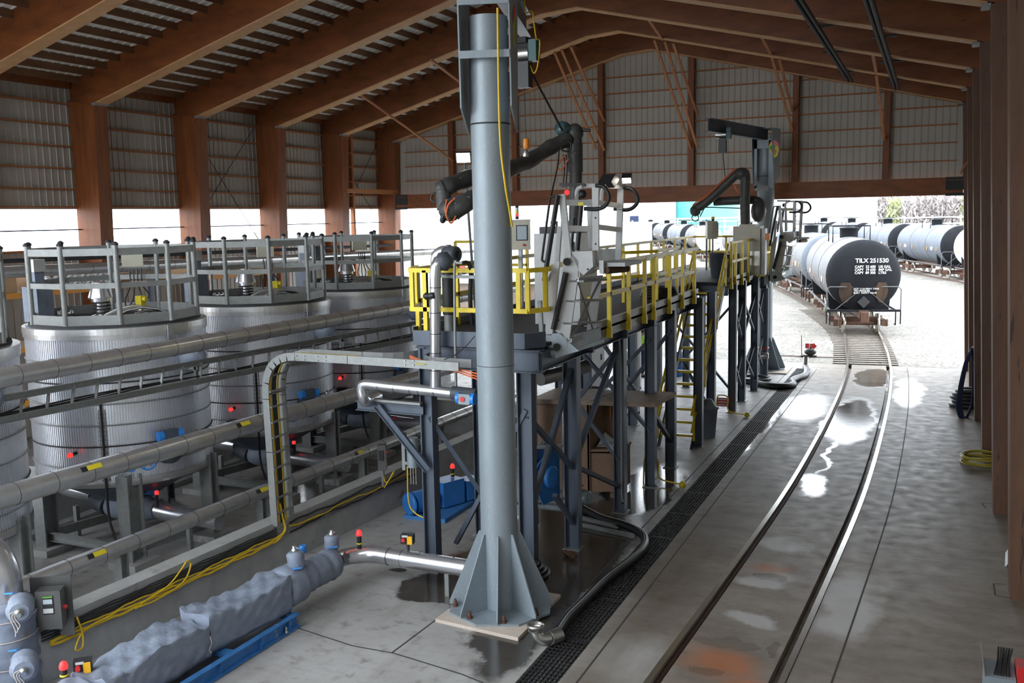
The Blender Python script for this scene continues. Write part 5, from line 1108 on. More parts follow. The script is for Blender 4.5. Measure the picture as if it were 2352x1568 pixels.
# plywood stand
wb=thing('plywood_bench','brown plywood stand with an overhanging top between the platform legs','bench',(-6.5,19,0))
zt=2.03;c1,c2=G(1505,925,zt),G(1553,900,zt)
MB().plate([(-7.6,18.35,zt-.09),(c1.x,c1.y,zt-.09),(c2.x,c2.y,zt-.09),(-7.55,19.75,zt-.09)],(0,0,.09)).build('top',M['plyt'],wb)
MB().plate([(-6.35,18.32,zt+.001),(-6.33,18.32,zt+.001),(-6.15,19.72,zt+.001),(-6.17,19.72,zt+.001)],(0,0,.002)).build('top_joint',M['dark'],wb)
MB().bb((-7.5,18.5,.1),(-6.35,18.54,zt-.09)).build('side_panel',M['ply'],wb);MB().bb((-7.5,19.5,.1),(-5.95,19.54,zt-.09)).build('back_panel',M['ply'],wb);MB().bb((-5.95,18.7,.1),(-5.91,19.54,zt-.09)).build('end_panel',M['ply'],wb) if False else None
MB().bb((-6.4,18.5,.1),(-6.36,19.5,zt-.09)).build('divider',M['ply'],wb)
MB().plate([(-6.36,18.55,.95),(-5.75,18.75,.95),(-5.75,19.5,.95),(-6.36,19.5,.95)],(0,0,.05)).build('shelf',M['ply'],wb);MB().plate([(-6.36,18.55,.1),(-5.8,18.72,.1),(-5.8,18.72,.92),(-6.36,18.55,.92)],(0,.03,0)).build('front_door',M['ply'],wb);MB().bb((-5.82,18.72,.1),(-5.78,19.5,.95)).build('end_panel',M['ply'],wb)
for x in(-7.4,-5.9): MB().bb((x-.05,18.6,0),(x+.05,19.4,.1)).build('skid_runner',M['ply'],wb)
MB().plate([(-7.0,18.492,1.5),(-6.9,18.492,1.45),(-6.85,18.492,1.5),(-6.95,18.492,1.56)],(0,-.003,0)).plate([(-6.8,18.492,1.38),(-6.72,18.492,1.34),(-6.7,18.492,1.42)],(0,-.003,0)).build('orange_paint_mark',M['orangec'],wb)
MB().plate([(-6.95,18.492,1.4),(-6.85,18.492,1.36),(-6.8,18.492,1.46),(-6.9,18.492,1.48)],(0,-.004,0)).build('green_paint_mark',M['green'],wb)
o=MB().plate([(-6.3,18.8,1.01),(-5.9,18.75,1.05),(-5.8,19.2,1.06),(-6.1,19.4,1.02)],(0,0,.01)).plate([(-6.3,18.8,1.01),(-6.1,19.4,1.02),(-6.3,19.35,1.2)],(.01,0,.005)).build('paper_sheet',M['bldg']);tag(o,'crumpled white paper lying on the shelf of the plywood stand','paper')
for k,x in enumerate((-6.2,-6.1,-5.98)):
    o=MB().bar((x,19.45,1.75),(x,19.45,1.5),.03).build('hand_tool',M['orange' if k==0 else 'stain']);tag(o,['orange handled','silver handled','longer silver handled'][k]+' tool hanging in the dark bay of the plywood stand','tool')
# bin, wheel chock signs
q=G(1625,1003);o=MB().lathe(q,[(.2,0),(.26,.75),(.29,.76),(.29,.8),(.2,.84),(.12,1.0),(.02,1.02)],20).build('waste_bin',M['wrap']);tag(o,'grey round waste bin with a lid beside the stairs on the floor','bin')
def derail(p,label,sign=True,flip=1):
    t=thing('chock_sign',label,'sign',p);p=V(p);x=V((.35,.0,0))
    MB().tube(smooth([p,p+V((.02,0,.45)),p+V((.08,0,.55)),p+x+V((-.08,0,.55)),p+x+V((0,0,.45)),p+x+V((.02,-.05,.12)),p+x+V((.55,-.25,.08))],4),.018,6).build('yellow_frame',M['yellow'],t)
    MB().ball(p+x+V((.58,-.27,.08)),.08,10,(1,1,1)).build('yellow_block',M['yellow'],t)
    MB().box(p+x*.5+V((0,0,.36)),(.3,.015,.26)).build('sign_plate',M['red'],t);
    for k in range(3): MB().box(p+x*.5+V((0,-.01,.44-.08*k)),(.26,.008,.035)).build('white_band',M['white'],t)
    return t
derail(G(1645,950)+V((0,0,0)),'red and white chock sign on a yellow frame, far one beside the stairs');derail(G(1478,1105),'red and white chock sign on a yellow frame, near one behind a platform leg')
# white cabinets
for k,(x,y,w_,h_) in enumerate(((-9.0,30.6,.36,1.95),(-8.05,26.6,.65,1.9),(-10.3,30.6,.7,1.9))):
    t=thing('electrical_cabinet',['white electrical cabinet in front of the standing person','white electrical cabinet behind the second diagonal brace, nearer than the person','white electrical cabinet farther left under the platform'][k],'cabinet',(x,y,0))
    MB().bb((x-w_/2,y,0.08),(x+w_/2,y+.5,h_)).build('body',M['white'],t);MB().bb((x-w_/2+.03,y-.02,.12),(x+w_/2-.03,y,h_-.04)).build('door',M['white'],t);MB().bb((x+w_/2-.12,y-.05,1.0),(x+w_/2-.08,y-.02,1.2)).build('handle',M['dark'],t);MB().bb((x-w_/2,y,0),(x+w_/2,y+.5,.08)).build('plinth',M['dark'],t)
    for j in range(3): MB().cyl((x-.1+.1*j,y-.03,1.5),(x-.1+.1*j,y-.02,1.5),.02,8).build('push_button',M['red' if j==1 else 'dark'],t)
t=thing('louvred_unit','white louvred unit on top of the cabinet in front of the person','unit',(-8.9,30.6,1.95));
MB().bb((-9.18,30.65,1.96),(-8.83,31.1,2.35)).build('housing',M['white'],t)
for j in range(4): MB().box((-9.0,30.62,2.03+.09*j),(.34,.05,.02),rx=.5).build('louvre',M['beige'],t)
for k,(x,y) in enumerate(((1552,842),(1622,800))):
    q=G(x,y+20);o=MB().lathe(q,[(.29,0),(.29,.02),(.3,.3),(.29,.31),(.3,.6),(.29,.61),(.29,.9),(.05,.88)],20).build('drum',M['blue']);tag(o,['blue drum seen between platform legs left of the stairs','blue drum outside seen between the farthest platform legs'][k],'drum')
# ================================================================== PERSON
pn=V((-9.45,33.4,0))
def skinned(name,nodes,edges,matr,parent=None,sub=2):
    me=bpy.data.meshes.new(name);me.from_pydata([n[0] for n in nodes],edges,[]);o=bpy.data.objects.new(name,me);COL.objects.link(o)
    md=o.modifiers.new('skin','SKIN')
    for i,n in enumerate(nodes):
        sv=me.skin_vertices[0].data[i];r=n[1];sv.radius=(r,r) if not isinstance(r,tuple) else r;sv.use_root=(i==0)
    o.modifiers.new('sub','SUBSURF').levels=sub;o.modifiers['sub'].render_levels=sub;me.materials.append(matr)
    if parent is not None:
        o.parent=parent
    return o
def B_(x,y,z): return (x,y,z)
# facing right (+x) and a little away; looking down at the hands
N=[((0,0,.98),(.15,.17)),((0,0,1.15),(.14,.17)),((0,0,1.33),(.14,.19)),((.01,0,1.46),(.09,.12)),((.03,0,1.53),.06),((.05,0,1.62),.075),
   ((0,-.1,.92),.1),((.03,-.1,.5),.075),((.0,-.1,.1),.05),((.12,-.1,.04),.045),
   ((0,.1,.92),.1),((.06,.1,.5),.075),((-.02,.1,.1),.05),((.1,.1,.04),.045),
   ((.02,-.22,1.4),.065),((.03,-.28,1.14),.05),((.25,-.16,1.17),.036),((.32,-.12,1.18),.035),
   ((.02,.22,1.4),.065),((.03,.28,1.14),.05),((.25,.14,1.17),.036),((.32,.08,1.18),.035)]
E_=[(0,1),(1,2),(2,3),(3,4),(4,5),(0,6),(6,7),(7,8),(8,9),(0,10),(10,11),(11,12),(12,13),(3,14),(14,15),(15,16),(16,17),(3,18),(18,19),(19,20),(20,21)]
Rr=Matrix.Rotation(.35,3,'Z')
def PP(v): return tuple(pn+Rr@V(v))
per=skinned('person',[(PP(v),r) for v,r in N],E_,M['skin']);tag(per,'person in a lime green shirt under the platform, looking down at their hands','person')
def cl(nodes,edges,name,mt): 
    o=skinned(name,[(PP(v),r) for v,r in nodes],edges,M[mt],per);return o
cl([((0,0,.95),(.17,.19)),((0,0,1.15),(.165,.19)),((0,0,1.34),(.155,.205)),((.01,0,1.47),(.09,.12)),((.02,-.22,1.41),.085),((.03,-.27,1.22),.075),((.02,.22,1.41),.085),((.03,.27,1.22),.075)],[(0,1),(1,2),(2,3),(3,4),(4,5),(3,6),(6,7)],'shirt','green')
cl([((0,0,.98),(.165,.18)),((0,-.1,.9),.115),((.03,-.1,.5),.09),((0,-.1,.1),.075),((0,.1,.9),.115),((.06,.1,.5),.09),((-.02,.1,.1),.075)],[(0,1),(1,2),(2,3),(0,4),(4,5),(5,6)],'trousers','navy')
def mbp(name,m,mt):
    m.v=[tuple(pn+Rr@V(v)) for v in m.v];return m.build(name,M[mt],per)
hd=MB().ball((.075,0,1.66),.1,14,(1.02,.82,1.2));hd.ball((.17,0,1.63),.022,8);hd.ball((.07,-.085,1.65),.025,8,(1,.5,1.3));hd.ball((.07,.085,1.65),.025,8,(1,.5,1.3));mbp('head',hd,'skin')
hr=MB().ball((.045,0,1.70),.115,14,(1.02,.92,1.08));mbp('hair',hr,'hair');mbp('beard',MB().ball((.12,0,1.585),.07,10,(.9,.95,.7)),'hair')
mbp('eyes',MB().ball((.168,-.035,1.67),.012,6).ball((.168,.035,1.67),.012,6),'hair')
for sy in(-1,1):
    h=MB()
    for k in range(4): h.tube([(.33,sy*(.09-.0*k),1.2-.016*k),(.39,sy*.07,1.205-.017*k),(.42-.008*k,sy*.03,1.2-.016*k)],.009,6)
    h.tube([(.32,sy*.09,1.2),(.36,sy*.06,1.24),(.39,sy*.03,1.25)],.01,6);mbp('hand',h,'skin')
mbp('shoes',MB().ball((.07,-.1,.05),.075,10,(1.7,.8,.7)).ball((.05,.1,.05),.075,10,(1.7,.8,.7)),'hair')
# ================================================================== DRAIN, RAILS, FLOOR HOSES
y=y0d+.02;i=0
while y<y1d-.05:
    y2=min(y+1.5,y1d-.02);m=MB()
    for k in range(8):
        u=(k+.5)/8;m.bar((DR_L(y)+.01+.48*u,y,-.012),(DR_L(y2)+.01+.48*u,y2,-.012),.012,.03)
    yy=y+.03
    while yy<y2: m.bar((DR_L(yy)+.005,yy,-.008),(DR_L(yy)+.495,yy,-.008),.012,.02);yy+=.1
    for a in(y+.01,y2-.01): m.bar((DR_L(a)+.005,a,-.012),(DR_L(a)+.495,a,-.012),.02,.03)
    o=m.build('trench_grate',M['grate']);tag(o,'dark steel trench grate panel in the long drain beside the platform','grate','grate panels of the long floor drain')
    y=y2+.01;i+=1
def zr(y): return .012+.11*min(1,max(0,(y-38.6)/2.5))
def prof_rail(side,label):
    ysr=[6+.5*i for i in range(150)];ysr=[y for y in ysr if y<96];P=[(-.036,-.10),(.036,-.10),(.036,0),(-.036,0)]
    vs=[];n=4
    hs=[(-.042,-.05),(.042,-.05),(.042,0),(-.042,0)]
    m=MB();m2=MB();va=[];vb=[]
    for y in ysr:
        d=trk_dir(y);nx=V((d.y,-d.x,0));c=V((trk(y),y,0))+nx*(side*(GA+.042));z=zr(y)
        va+=[c+nx*x+V((0,0,z+h)) for x,h in hs]; vb+=[c+nx*x+V((0,0,z+h)) for x,h in((-.07,-.14),(.07,-.14),(.07,-.12),(.02,-.1),(.02,-.04),(-.02,-.04),(-.02,-.1),(-.07,-.12))]
    fa=[(i*4+j,i*4+(j+1)%4,(i+1)*4+(j+1)%4,(i+1)*4+j) for i in range(len(ysr)-1) for j in range(4)]
    fb=[(i*8+j,i*8+(j+1)%8,(i+1)*8+(j+1)%8,(i+1)*8+j) for i in range(len(ysr)-1) for j in range(8)]
    t=thing('rail',label,'rail',(trk(10)+side*GA,10,0));MB().add(va,fa).build('rail_head',M['railh'],t);MB().add(vb,fb).build('rail_web',M['rust'],t)
prof_rail(-1,'left rail of the track curving out of the building');prof_rail(1,'right rail of the track curving out of the building')
hp=[G(x,y,.085) for x,y in((1272,1462),(1300,1420),(1340,1380),(1385,1335),(1440,1293),(1474,1262),(1481,1238),(1465,1220),(1425,1203),(1380,1190),(1338,1168))]
t=thing('floor_hose','thick black hose snaking over the near end of the drain','hose',hp[0]);MB().tube(smooth(hp,6),.075,12).build('hose',M['black'],t)
MB().tube(smooth([p+V((.03,0,.075)) for p in hp],6),.006,5).build('white_tracer',M['white'],t)
c=G(1262,1465,.09);MB().tube([hp[0]+V((.05,.1,0)),c],.1,16).tube([c]+arc(c+V((-.04,-.05,0)),c+V((-.14,-.12,0)),c+V((-.16,-.1,.14)),5),.08,16).lathe(c+V((-.16,-.1,.12)),[(.1,0),(.1,.05),(.12,.05),(.12,.09),(.1,.1)],18,caps=False).torus(c+V((-.16,-.1,.2)),.11,.012,n=20,k=6).build('coupling',M['stain'],t)
hp=[G(x,y,.09) for x,y in((1850,842),(1853,852),(1848,862),(1828,869),(1818,875),(1822,882),(1802,887),(1770,886),(1740,880),(1715,874))]
t=thing('floor_hose','thick grey hose bending across the far end of the drain','hose',hp[0]);MB().tube(smooth(hp,5),.11,10).build('hose',M['black'],t);MB().cyl(hp[0],hp[0]+V((0,.1,.35)),.1,12).build('coupling',M['stain'],t)
m=MB()
for k in range(3): m.torus(G(1735,868,.06+.06*k),.5,.05,n=24,k=8)
o=m.build('hose_coil',M['black']);tag(o,'coil of black hose at the feet of the farthest platform legs','hose')
t=thing('far_standpipe','dark standpipe with a red ring between the farthest platform legs','standpipe',(-5.0,32.9,0));q=G(1753,870)
MB().tube([q,q+V((0,0,3.2))],.16,14).build('pipe',M['steel'],t);MB().torus(q+V((0,0,1.1)),.16,.03,n=18,k=6).build('red_ring',M['red'],t);MB().lathe(q+V((.05,-.2,.85)),[(.1,-.15),(.14,0),(.1,.15)],12,(1,0,0)).build('valve',M['stain'],t)
# ================================================================== RIGHT SIDE
q=PX(2232,800,1.12);t=thing('hose_hank','blue hose hank hanging on a right column near the opening','hose',q)
for k in range(3): MB().tube(smooth([q+V((0,.05*k,0)),q+V((-.12-.03*k,-.08,-.5)),q+V((-.22-.05*k,-.12,-1.4-.1*k)),q+V((-.12,-.1,-1.95-.05*k)),q+V((.06,.05,-1.5)),q+V((.05,.1,-.5)),q+V((0,.06*k,0))],5),.03,8).build('loop',M['navy'],t)
MB().bar(q+V((0,.1,.02)),q+V((.3,.1,.02)),.05).build('hook',M['stain'],t)
m=MB();c=G(2222,935)
for k in range(5): m.torus(V((c.x+.05*sin(k*2),c.y+.05*cos(k),.07+.11*k)),.45-.03*k,.065,(0.05*sin(k),.05,1),22,8)
o=m.build('hose_coil',M['black']);tag(o,'pile of black hose on the floor below the blue hose hank','hose')
m=MB();c=G(2252,1066)
for k in range(6): m.torus(V((c.x+.04*sin(k*2.2),c.y+.05*cos(k*1.7),.03+.04*k)),.42-.03*(k%3),.02,(.06*sin(k),.06*cos(k*2),1),26,6)
o=m.build('hose_coil',M['coil']);tag(o,'coil of yellow hose on the floor between the right columns','hose')
a=G(2308,1300);o=MB().plate([a,a+V((.05,.7,0)),a+V((.32,.75,.5)),a+V((.28,.05,.5))],(.015,0,-.01)).build('leaning_board',M['bldg']);tag(o,'white board leaning against the nearest right column','board')
a=G(2258,968);o=MB().plate([a+V((.0,0,0)),a+V((.02,.7,0)),a+V((.3,.75,1.3)),a+V((.28,.05,1.3))],(.015,0,-.005)).build('leaning_board',M['bldg']);tag(o,'narrow white board leaning between two far right columns','board')
q=V((.82,10.6,0));q=G(2290,1600,0);t=thing('tool_cart','red and grey open cart with a cable bundle in the bottom right corner','cart',q)
MB().bb((q.x-.16,q.y-.4,0),(q.x+.16,q.y+.1,.42)).build('grey_box',M['mast'],t);MB().plate([q+V((-.17,-.4,.4)),q+V((-.17,.1,.4)),q+V((-.2,.12,.62)),q+V((-.2,-.4,.62))],(.012,0,0)).build('side_flap',M['alu_d'],t)
MB().plate([q+V((.17,-.4,.05)),q+V((.17,.1,.05)),q+V((.17,.05,.5)),q+V((.17,-.4,.58))],(.12,0,0)).build('red_panel',M['red'],t)
m=MB()
for k in range(6): m.tube(smooth([q+V((-.06+.03*k,-.35,.44)),q+V((-.02+.025*k,-.1,.5+.02*(k%2))),q+V((-.0+.03*k,.15,.56))],4),.013,6)
m.build('cable_bundle',M['black'],t)
# ================================================================== OUTSIDE
# ties of the outside track
y=38.7
while y<96:
    d_=trk_dir(y);nx=V((d_.y,-d_.x,0));c=V((trk(y),y,-.06));ex=0
    if 43<y<60: ex=.35*((y-43)//1.4)*.16
    o=MB().bar(c-nx*(1.3+ex),c+nx*1.05,.2,.14).build('railroad_tie',M['tie']);tag(o,'weathered wooden tie under the rails outside the opening','tie','ties of the curving outside track')
    y+=.56
# switch stand
q=G(1858,818);t=thing('switch_stand','small black switch stand with a red target left of the outside track','switch stand',q)
MB().bar(q+V((-.3,0,.02)),q+V((.3,0,.02)),.14,.05).bar(q+V((-.25,.2,.02)),q+V((-.25,-.2,.02)),.1,.05).build('base',M['dark'],t);MB().ball(q+V((.05,0,.18)),.16,10,(1.5,.8,.9)).build('mechanism',M['black'],t);MB().bar(q+V((-.28,0,0)),q+V((-.3,0,.85)),.025).build('lever',M['rust'],t)
MB().bar(q+V((.05,0,.2)),q+V((.05,0,.4)),.03).build('mast',M['dark'],t)
p=q+V((.05,0,.42));MB().plate([p+V((-.2,0,-.1)),p+V((.12,0,-.1)),p+V((.12,0,-.14)),p+V((.25,0,0)),p+V((.12,0,.14)),p+V((.12,0,.1)),p+V((-.2,0,.1))],(0,.012,0)).build('red_target',M['red'],t)
MB().box(p+V((-.03,-.01,0)),(.05,.01,.2)).build('white_bar',M['white'],t);MB().bar(q+V((-1.2,-.1,0)),q+V((1.0,-.1,0)),.04,.03).build('switch_rod',M['rust'],t)
# ---- tank cars
def text(body,p,size,Rm,parent,name,m,align='LEFT',ex=0):
    cu=bpy.data.curves.new(name,'FONT');cu.body=body;cu.size=size;cu.align_x=align;cu.extrude=.003;cu.space_line=.9
    if ex: cu.offset=ex
    o=bpy.data.objects.new(name,cu);dg=None;COL.objects.link(o);bpy.context.view_layer.update()
    me=bpy.data.meshes.new_from_object(o.evaluated_get(bpy.context.evaluated_depsgraph_get()));bpy.data.objects.remove(o)
    me.transform(Matrix.Translation(p)@Rm.to_4x4());o=bpy.data.objects.new(name,me);COL.objects.link(o);me.materials.clear();me.materials.append(m)
    if parent is not None:
        o.parent=parent;o.matrix_parent_inverse=Matrix.Translation(-parent.location)
    return o
def tank_car(label,a,b,body,head,detail=True,z0=.1,R=1.62,group='tank cars'):
    """a: near end of the tank on the rail, b: far end"""
    a=V((*a,0));b=V((*b,0));d_=(b-a);L_=d_.length;d_.normalize();s_=V((d_.y,-d_.x,0));zc=2.72+z0
    def T(u,x,z): return a+d_*u+s_*x+V((0,0,z))
    t=thing('tank_car',label,'tank car',a,group)
    MB().lathe(T(0.28,0,zc),[(R,0),(R,L_-.56)],40,d_,caps=False).build('barrel',body,t)
    for u,sg in((.28,-1),(L_-.28,1)):
        pr=[(R,0),(R*.97,.12),(R*.88,.24),(R*.7,.36),(R*.4,.46),(.01,.5)];MB().lathe(T(u,0,zc),pr,40,d_*sg,caps=False).build('head',head,t)
    m=MB()
    for u in(L_*.33,L_*.67): m.torus(T(u,0,zc),R+.003,.012,d_,40,4)
    m.build('weld_ring',M['dark'],t)
    MB().lathe(T(L_/2 if not detail else L_*.5,0,zc+R-.12),[(.45,0),(.45,.5),(.48,.52),(.48,.58),(.1,.62)],20).build('dome',M['carb'],t)
    for u in(L_*.5-1.1,L_*.5+1.1):
        MB().tube([T(u,-.9,zc+R-.4),T(u,-.9,zc+R+.55),T(u,.9,zc+R+.55),T(u,.9,zc+R-.4)],.035,6).build('platform_rail',M['carb'],t)
    m=MB();m.bar(T(L_*.5-1.1,-.9,zc+R+.55),T(L_*.5+1.1,-.9,zc+R+.55),.05).bar(T(L_*.5-1.1,.9,zc+R+.55),T(L_*.5+1.1,.9,zc+R+.55),.05);m.build('platform_rail_side',M['carb'],t)
    MB().bar(T(-.5,0,.95+z0),T(L_+.5,0,.95+z0),.4,.35).build('centre_sill',M['rust'],t)
    for u in(1.6,L_-1.6):
        MB().plate([T(u-.1,-1.35,1.0+z0),T(u-.1,1.35,1.0+z0),T(u-.1,1.45,2.0+z0),T(u-.1,1.1,1.7+z0),T(u-.1,0,1.15+z0),T(u-.1,-1.1,1.7+z0),T(u-.1,-1.45,2.0+z0)],d_*.2).build('saddle',M['carb'],t)
        tr=MB().bar(T(u-1.3,-.95,.52+z0),T(u+1.3,-.95,.52+z0),.16,.3).bar(T(u-1.3,.95,.52+z0),T(u+1.3,.95,.52+z0),.16,.3).bar(T(u,-1,.55+z0),T(u,1,.55+z0),.3,.22).build('truck_frame',M['rust'],t)
        for du in(-.9,.9):
            MB().cyl(T(u+du,-1.0,.45+z0),T(u+du,1.0,.45+z0),.09,10).build('axle',M['rust'],tr)
            for x in(-.76,.76): MB().lathe(T(u+du,x-.06,.45+z0),[(.43,0),(.46,.0),(.44,.12),(.2,.12)],24,s_).build('wheel',M['railh'],tr)
            for x in(-1.08,1.08): MB().box(T(u+du,x,.47+z0),(.26,.26,.3)).build('bearing',M['rust'],tr)
        for du in(-.25,0,.25):
            for x in(-.95,.95): MB().cyl(T(u+du,x,.42+z0),T(u+du,x,.66+z0),.09,8).build('spring',M['rust'],tr)
    for u in(-.75,L_+.75): MB().bar(T(u*.6,0,.88+z0) if u<0 else T(L_+.3,0,.88+z0),T(u,0,.88+z0),.22,.24).box(T(u,0,.88+z0),(.34,.36,.42)).build('coupler',M['rust'],t)
    for x in(-1.45,1.45):
        MB().bar(T(.2,x,1.12+z0),T(L_-.2,x,1.12+z0),.05,.08).build('side_sill',M['carg'],t)
        for u in(.1,L_-.1): MB().bar(T(u,x,1.12+z0),T(u,x,.45+z0),.05).bar(T(u-.01,x,.45+z0),T(u+.3*(1 if u<1 else -1),x,.45+z0),.05).build('sill_step',M['carb'],t)
    for u in(-.15,L_+.15):
        MB().bar(T(u,-1.62,1.12+z0),T(u,1.62,1.12+z0),.12,.1).build('end_platform',M['carb'],t)
        MB().tube([T(u,-1.62,1.1+z0),T(u,-1.62,2.1+z0)]+[T(u,-1.5,2.22+z0),T(u,1.5,2.22+z0)]+[T(u,1.62,2.1+z0),T(u,1.62,1.1+z0)],.028,6).build('end_handrail',M['carg'],t)
        MB().bar(T(u,-1.25,1.15+z0),T(u,0,2.2+z0),.03).bar(T(u,1.25,1.15+z0),T(u,0,2.2+z0),.03).build('end_brace',M['carg'],t)
        MB().bar(T(u,1.62,1.1+z0),T(u,1.62,.5+z0),.05).bar(T(u,-1.62,1.1+z0),T(u,-1.62,.5+z0),.05).build('corner_step',M['carb'],t)
    for x in(-1,1):
        for k,(u,w_,h_,mt) in enumerate(((L_*.2,.5,.35,'lettering'),(L_*.78,.6,.3,'lettering'),(L_*.3,.12,.5,'orange'),(L_*.62,.12,.5,'orange'),(L_*.1,.12,.4,'orange'),(L_*.9,.12,.4,'orange'))):
            an=-.15;p=T(u,x*(R*cos(an)+.004),zc+R*sin(an));MB().box(p,(.006,w_,h_),rz=atan2(d_.y,d_.x)-pi/2).build('side_mark',M[mt],t)
    return t,T,zc,d_,s_
def on(y): return (trk(y),y)
t,T,zc,d_,s_=tank_car('front black tank car facing the opening with white stencilling on its end',on(47.3),on(59.4),M['carg'],M['carbr'],z0=.09,R=1.66)
# stencils on the near head (flat zone of the head) and rust streaks
nrm=-d_;xs_=V((-nrm.y,nrm.x,0));xs_=s_; Rm=Matrix((( xs_.x,0,nrm.x),(xs_.y,0,nrm.y),(0,1,0)))
P0=T(-.24,0,zc)
text('TILX 251530',T(-.3,-.42,zc+.62),.27,Rm,t,'lettering',M['lettering'],ex=.006)
text('CAPY  23 600   US GAL\nCAPY  19 650   IMP GAL\nCAPY  89 300   LTRS',T(-.31,-.44,zc+.38),.155,Rm,t,'lettering',M['lettering'],ex=.003)
text('DOT 111A100W1 TANK\nTEST PRESSURE\nBUILT  SAFETY VALVE',T(-.24,-.46,zc-.62),.105,Rm,t,'lettering',M['lettering'])
p=T(-.2,0,zc-1.2);MB().plate([p+xs_*.28+nrm*.0,p+V((0,0,.28)),p-xs_*.28,p+V((0,0,-.28))],nrm*.02).build('placard_holder',M['dark'],t)
for x,w_ in((-.8,.3),(.78,.28)):
    m=MB();vs=[];n=8
    def hz(x_,z_):
        r=min(1,hypot(x_,z_)/1.66);Q=[(0,.5),(.4,.46),(.7,.36),(.88,.24),(.97,.12),(1,0)];dp=next(b0+(b1-b0)*(r-a0)/(a1-a0) for (a0,b0),(a1,b1) in zip(Q,Q[1:]) if r<=a1); return T(.28-dp-.045,x_,zc+z_)
    for i in range(n+1):
        zz=-.3-.95*i/n; ww=w_*(.35+.65*sin(pi*min(1,.15+i/n*.85)))
        vs+=[hz(x-ww,zz),hz(x+ww,zz)]
    m.add(vs,[(2*i,2*i+1,2*i+3,2*i+2) for i in range(n)],True);m.build('rust_streak',M['streak'],t)
tank_car('second tank car in the curving string behind the front black tank car',on(61.8),on(74.2),M['carg'],M['carblue'],R=1.6)
tank_car('third tank car in the curving string, half hidden by the far gangway',on(76.6),on(89),M['carg'],M['carblue'],R=1.6)
# string on the second track to the right
a=G(2215,655);dirv=V((-.30,.954,0)).normalized();base=V((4.6,79,0))
for k,l in enumerate(('cream tank car cut off by the right jamb of the opening','grey blue tank car on the right track, next behind the cream one','grey blue tank car on the right track, third from the right jamb','grey blue tank car on the right track, fourth from the right jamb','grey blue tank car at the far end of the right track')):
    p=base+dirv*(k*15.2-7.5);q=p+dirv*12.6;tank_car(l,(p.x,p.y),(q.x,q.y),M['bldg'] if k==0 else M['carblue'],M['beige'] if k==0 else M['carb'],False,R=1.62,group='tank cars on the right track')
for s_x in(-.75,.75):
    n_=V((dirv.y,-dirv.x,0));o=MB().bar(base+dirv*-9+n_*s_x,base+dirv*75+n_*s_x,.07,.15).build('rail',M['rust']);tag(o,('left' if s_x<0 else 'right')+' rail under the tank cars on the right track','rail')
# far string seen over the platform
def far_car(px0,px1,Y0,Y1,k,l):
    a=PY(px0,556,Y0);b=PY(px1,558,Y1);return tank_car(l,(a.x,a.y),(b.x,b.y),M['carblue'] if k%2 else M['carg'],M['carb'] if k else M['bldg'],False,z0=-.01,R=1.62,group='tank cars in the far yard')
for k,(x0,x1,Y0,Y1,l) in enumerate(((1630,1600,118,132,'white headed tank car in the far yard left of the far control panel'),(1588,1555,138,150,'grey tank car in the far yard with a dark band at its head'),(1545,1520,155,167,'grey tank car in the far yard, second from the dark doorway'),(1510,1480,175,186,'grey tank car in the far yard, nearest the dark doorway'),(1750,1690,100,112,'pale tank car in the far yard behind the far equipment cabinet'))):
    far_car(x0,x1,Y0,Y1,k,l)
# ---- buildings
def house(name,label,x0,x1,y0,y1,h,roof=0,mt='bldg',doors=(),cat='building'):
    t=thing(name,label,cat,((x0+x1)/2,y0,0));m=ribbed(MB(),(x0,y0,0),(1,0,0),x1-x0,(0,0,1),h,(0,-1,0),sp=.9,dep=.04)
    m.add([(x0,y0,0),(x0,y1,0),(x0,y1,h),(x0,y0,h)],[(0,3,2,1)]);m.add([(x1,y0,0),(x1,y1,0),(x1,y1,h),(x1,y0,h)],[(0,1,2,3)]);m.add([(x0,y1,0),(x1,y1,0),(x1,y1,h),(x0,y1,h)],[(0,3,2,1)]);m.build('walls',M[mt],t)
    if roof: 
        xm=(x0+x1)/2;MB().plate([(x0-.4,y0-.4,h),(x1+.4,y0-.4,h),(xm,y0-.4,h+roof)],(0,y1-y0+.8,0)).build('roof',M['bldg'],t)
    else: MB().bb((x0-.2,y0-.2,h),(x1+.2,y1+.2,h+.25)).build('roof',M['bldg'],t)
    for (a,b,z,mt2) in doors: MB().bb((a,y0-.1,.0),(b,y0-.05,z)).build('door',M[mt2],t)
    return t
def bx(px,Y): return PY(px,520,Y).x
Yb=210
house('warehouse','big white warehouse with a dark doorway beyond the platform',bx(1180,Yb),bx(1475,Yb),Yb,Yb+40,13,doors=((bx(1447,Yb),bx(1467,Yb),5.6,'navy'),))
house('warehouse','large white building behind the curving string of tank cars',bx(1645,260),bx(1996,275),275,315,10)
t=thing('storage_silo','wide teal storage tank beyond the tank cars','tank',(bx(1600,235),240,0));q=V((bx(1600,235),246,0));MB().lathe(q,[(8,0),(8,11.2),(7.6,11.6),(.01,12.6)],40,caps=False).build('shell',M['teal'],t);MB().torus(q+V((0,0,4.6)),8.05,.25,n=40,k=6).build('wind_girder',M['bldg'],t)
house('workshop','white building with a skylight block left of the near mast, far beyond the railings',bx(974,170),bx(1160,170),170,190,13)
house('shed','low white gabled shed seen past the last left column',bx(942,110),bx(995,110),110,118,3.0,2.0,doors=((bx(965,110),bx(970,110),1.8,'screen'),))
house('shed','low white flat shed right of the near gangway cage',bx(1380,120),bx(1450,120),120,130,4.6)
house('annex','brown sided annex with a pale sloping roof beside the platform',-24,-16.5,46,58,2.4,0.0,'brown');
house('annex','long pale roofed annex behind the platform guard rails',bx(1395,70),bx(1500,70),70,84,1.6,1.2,'bldg')
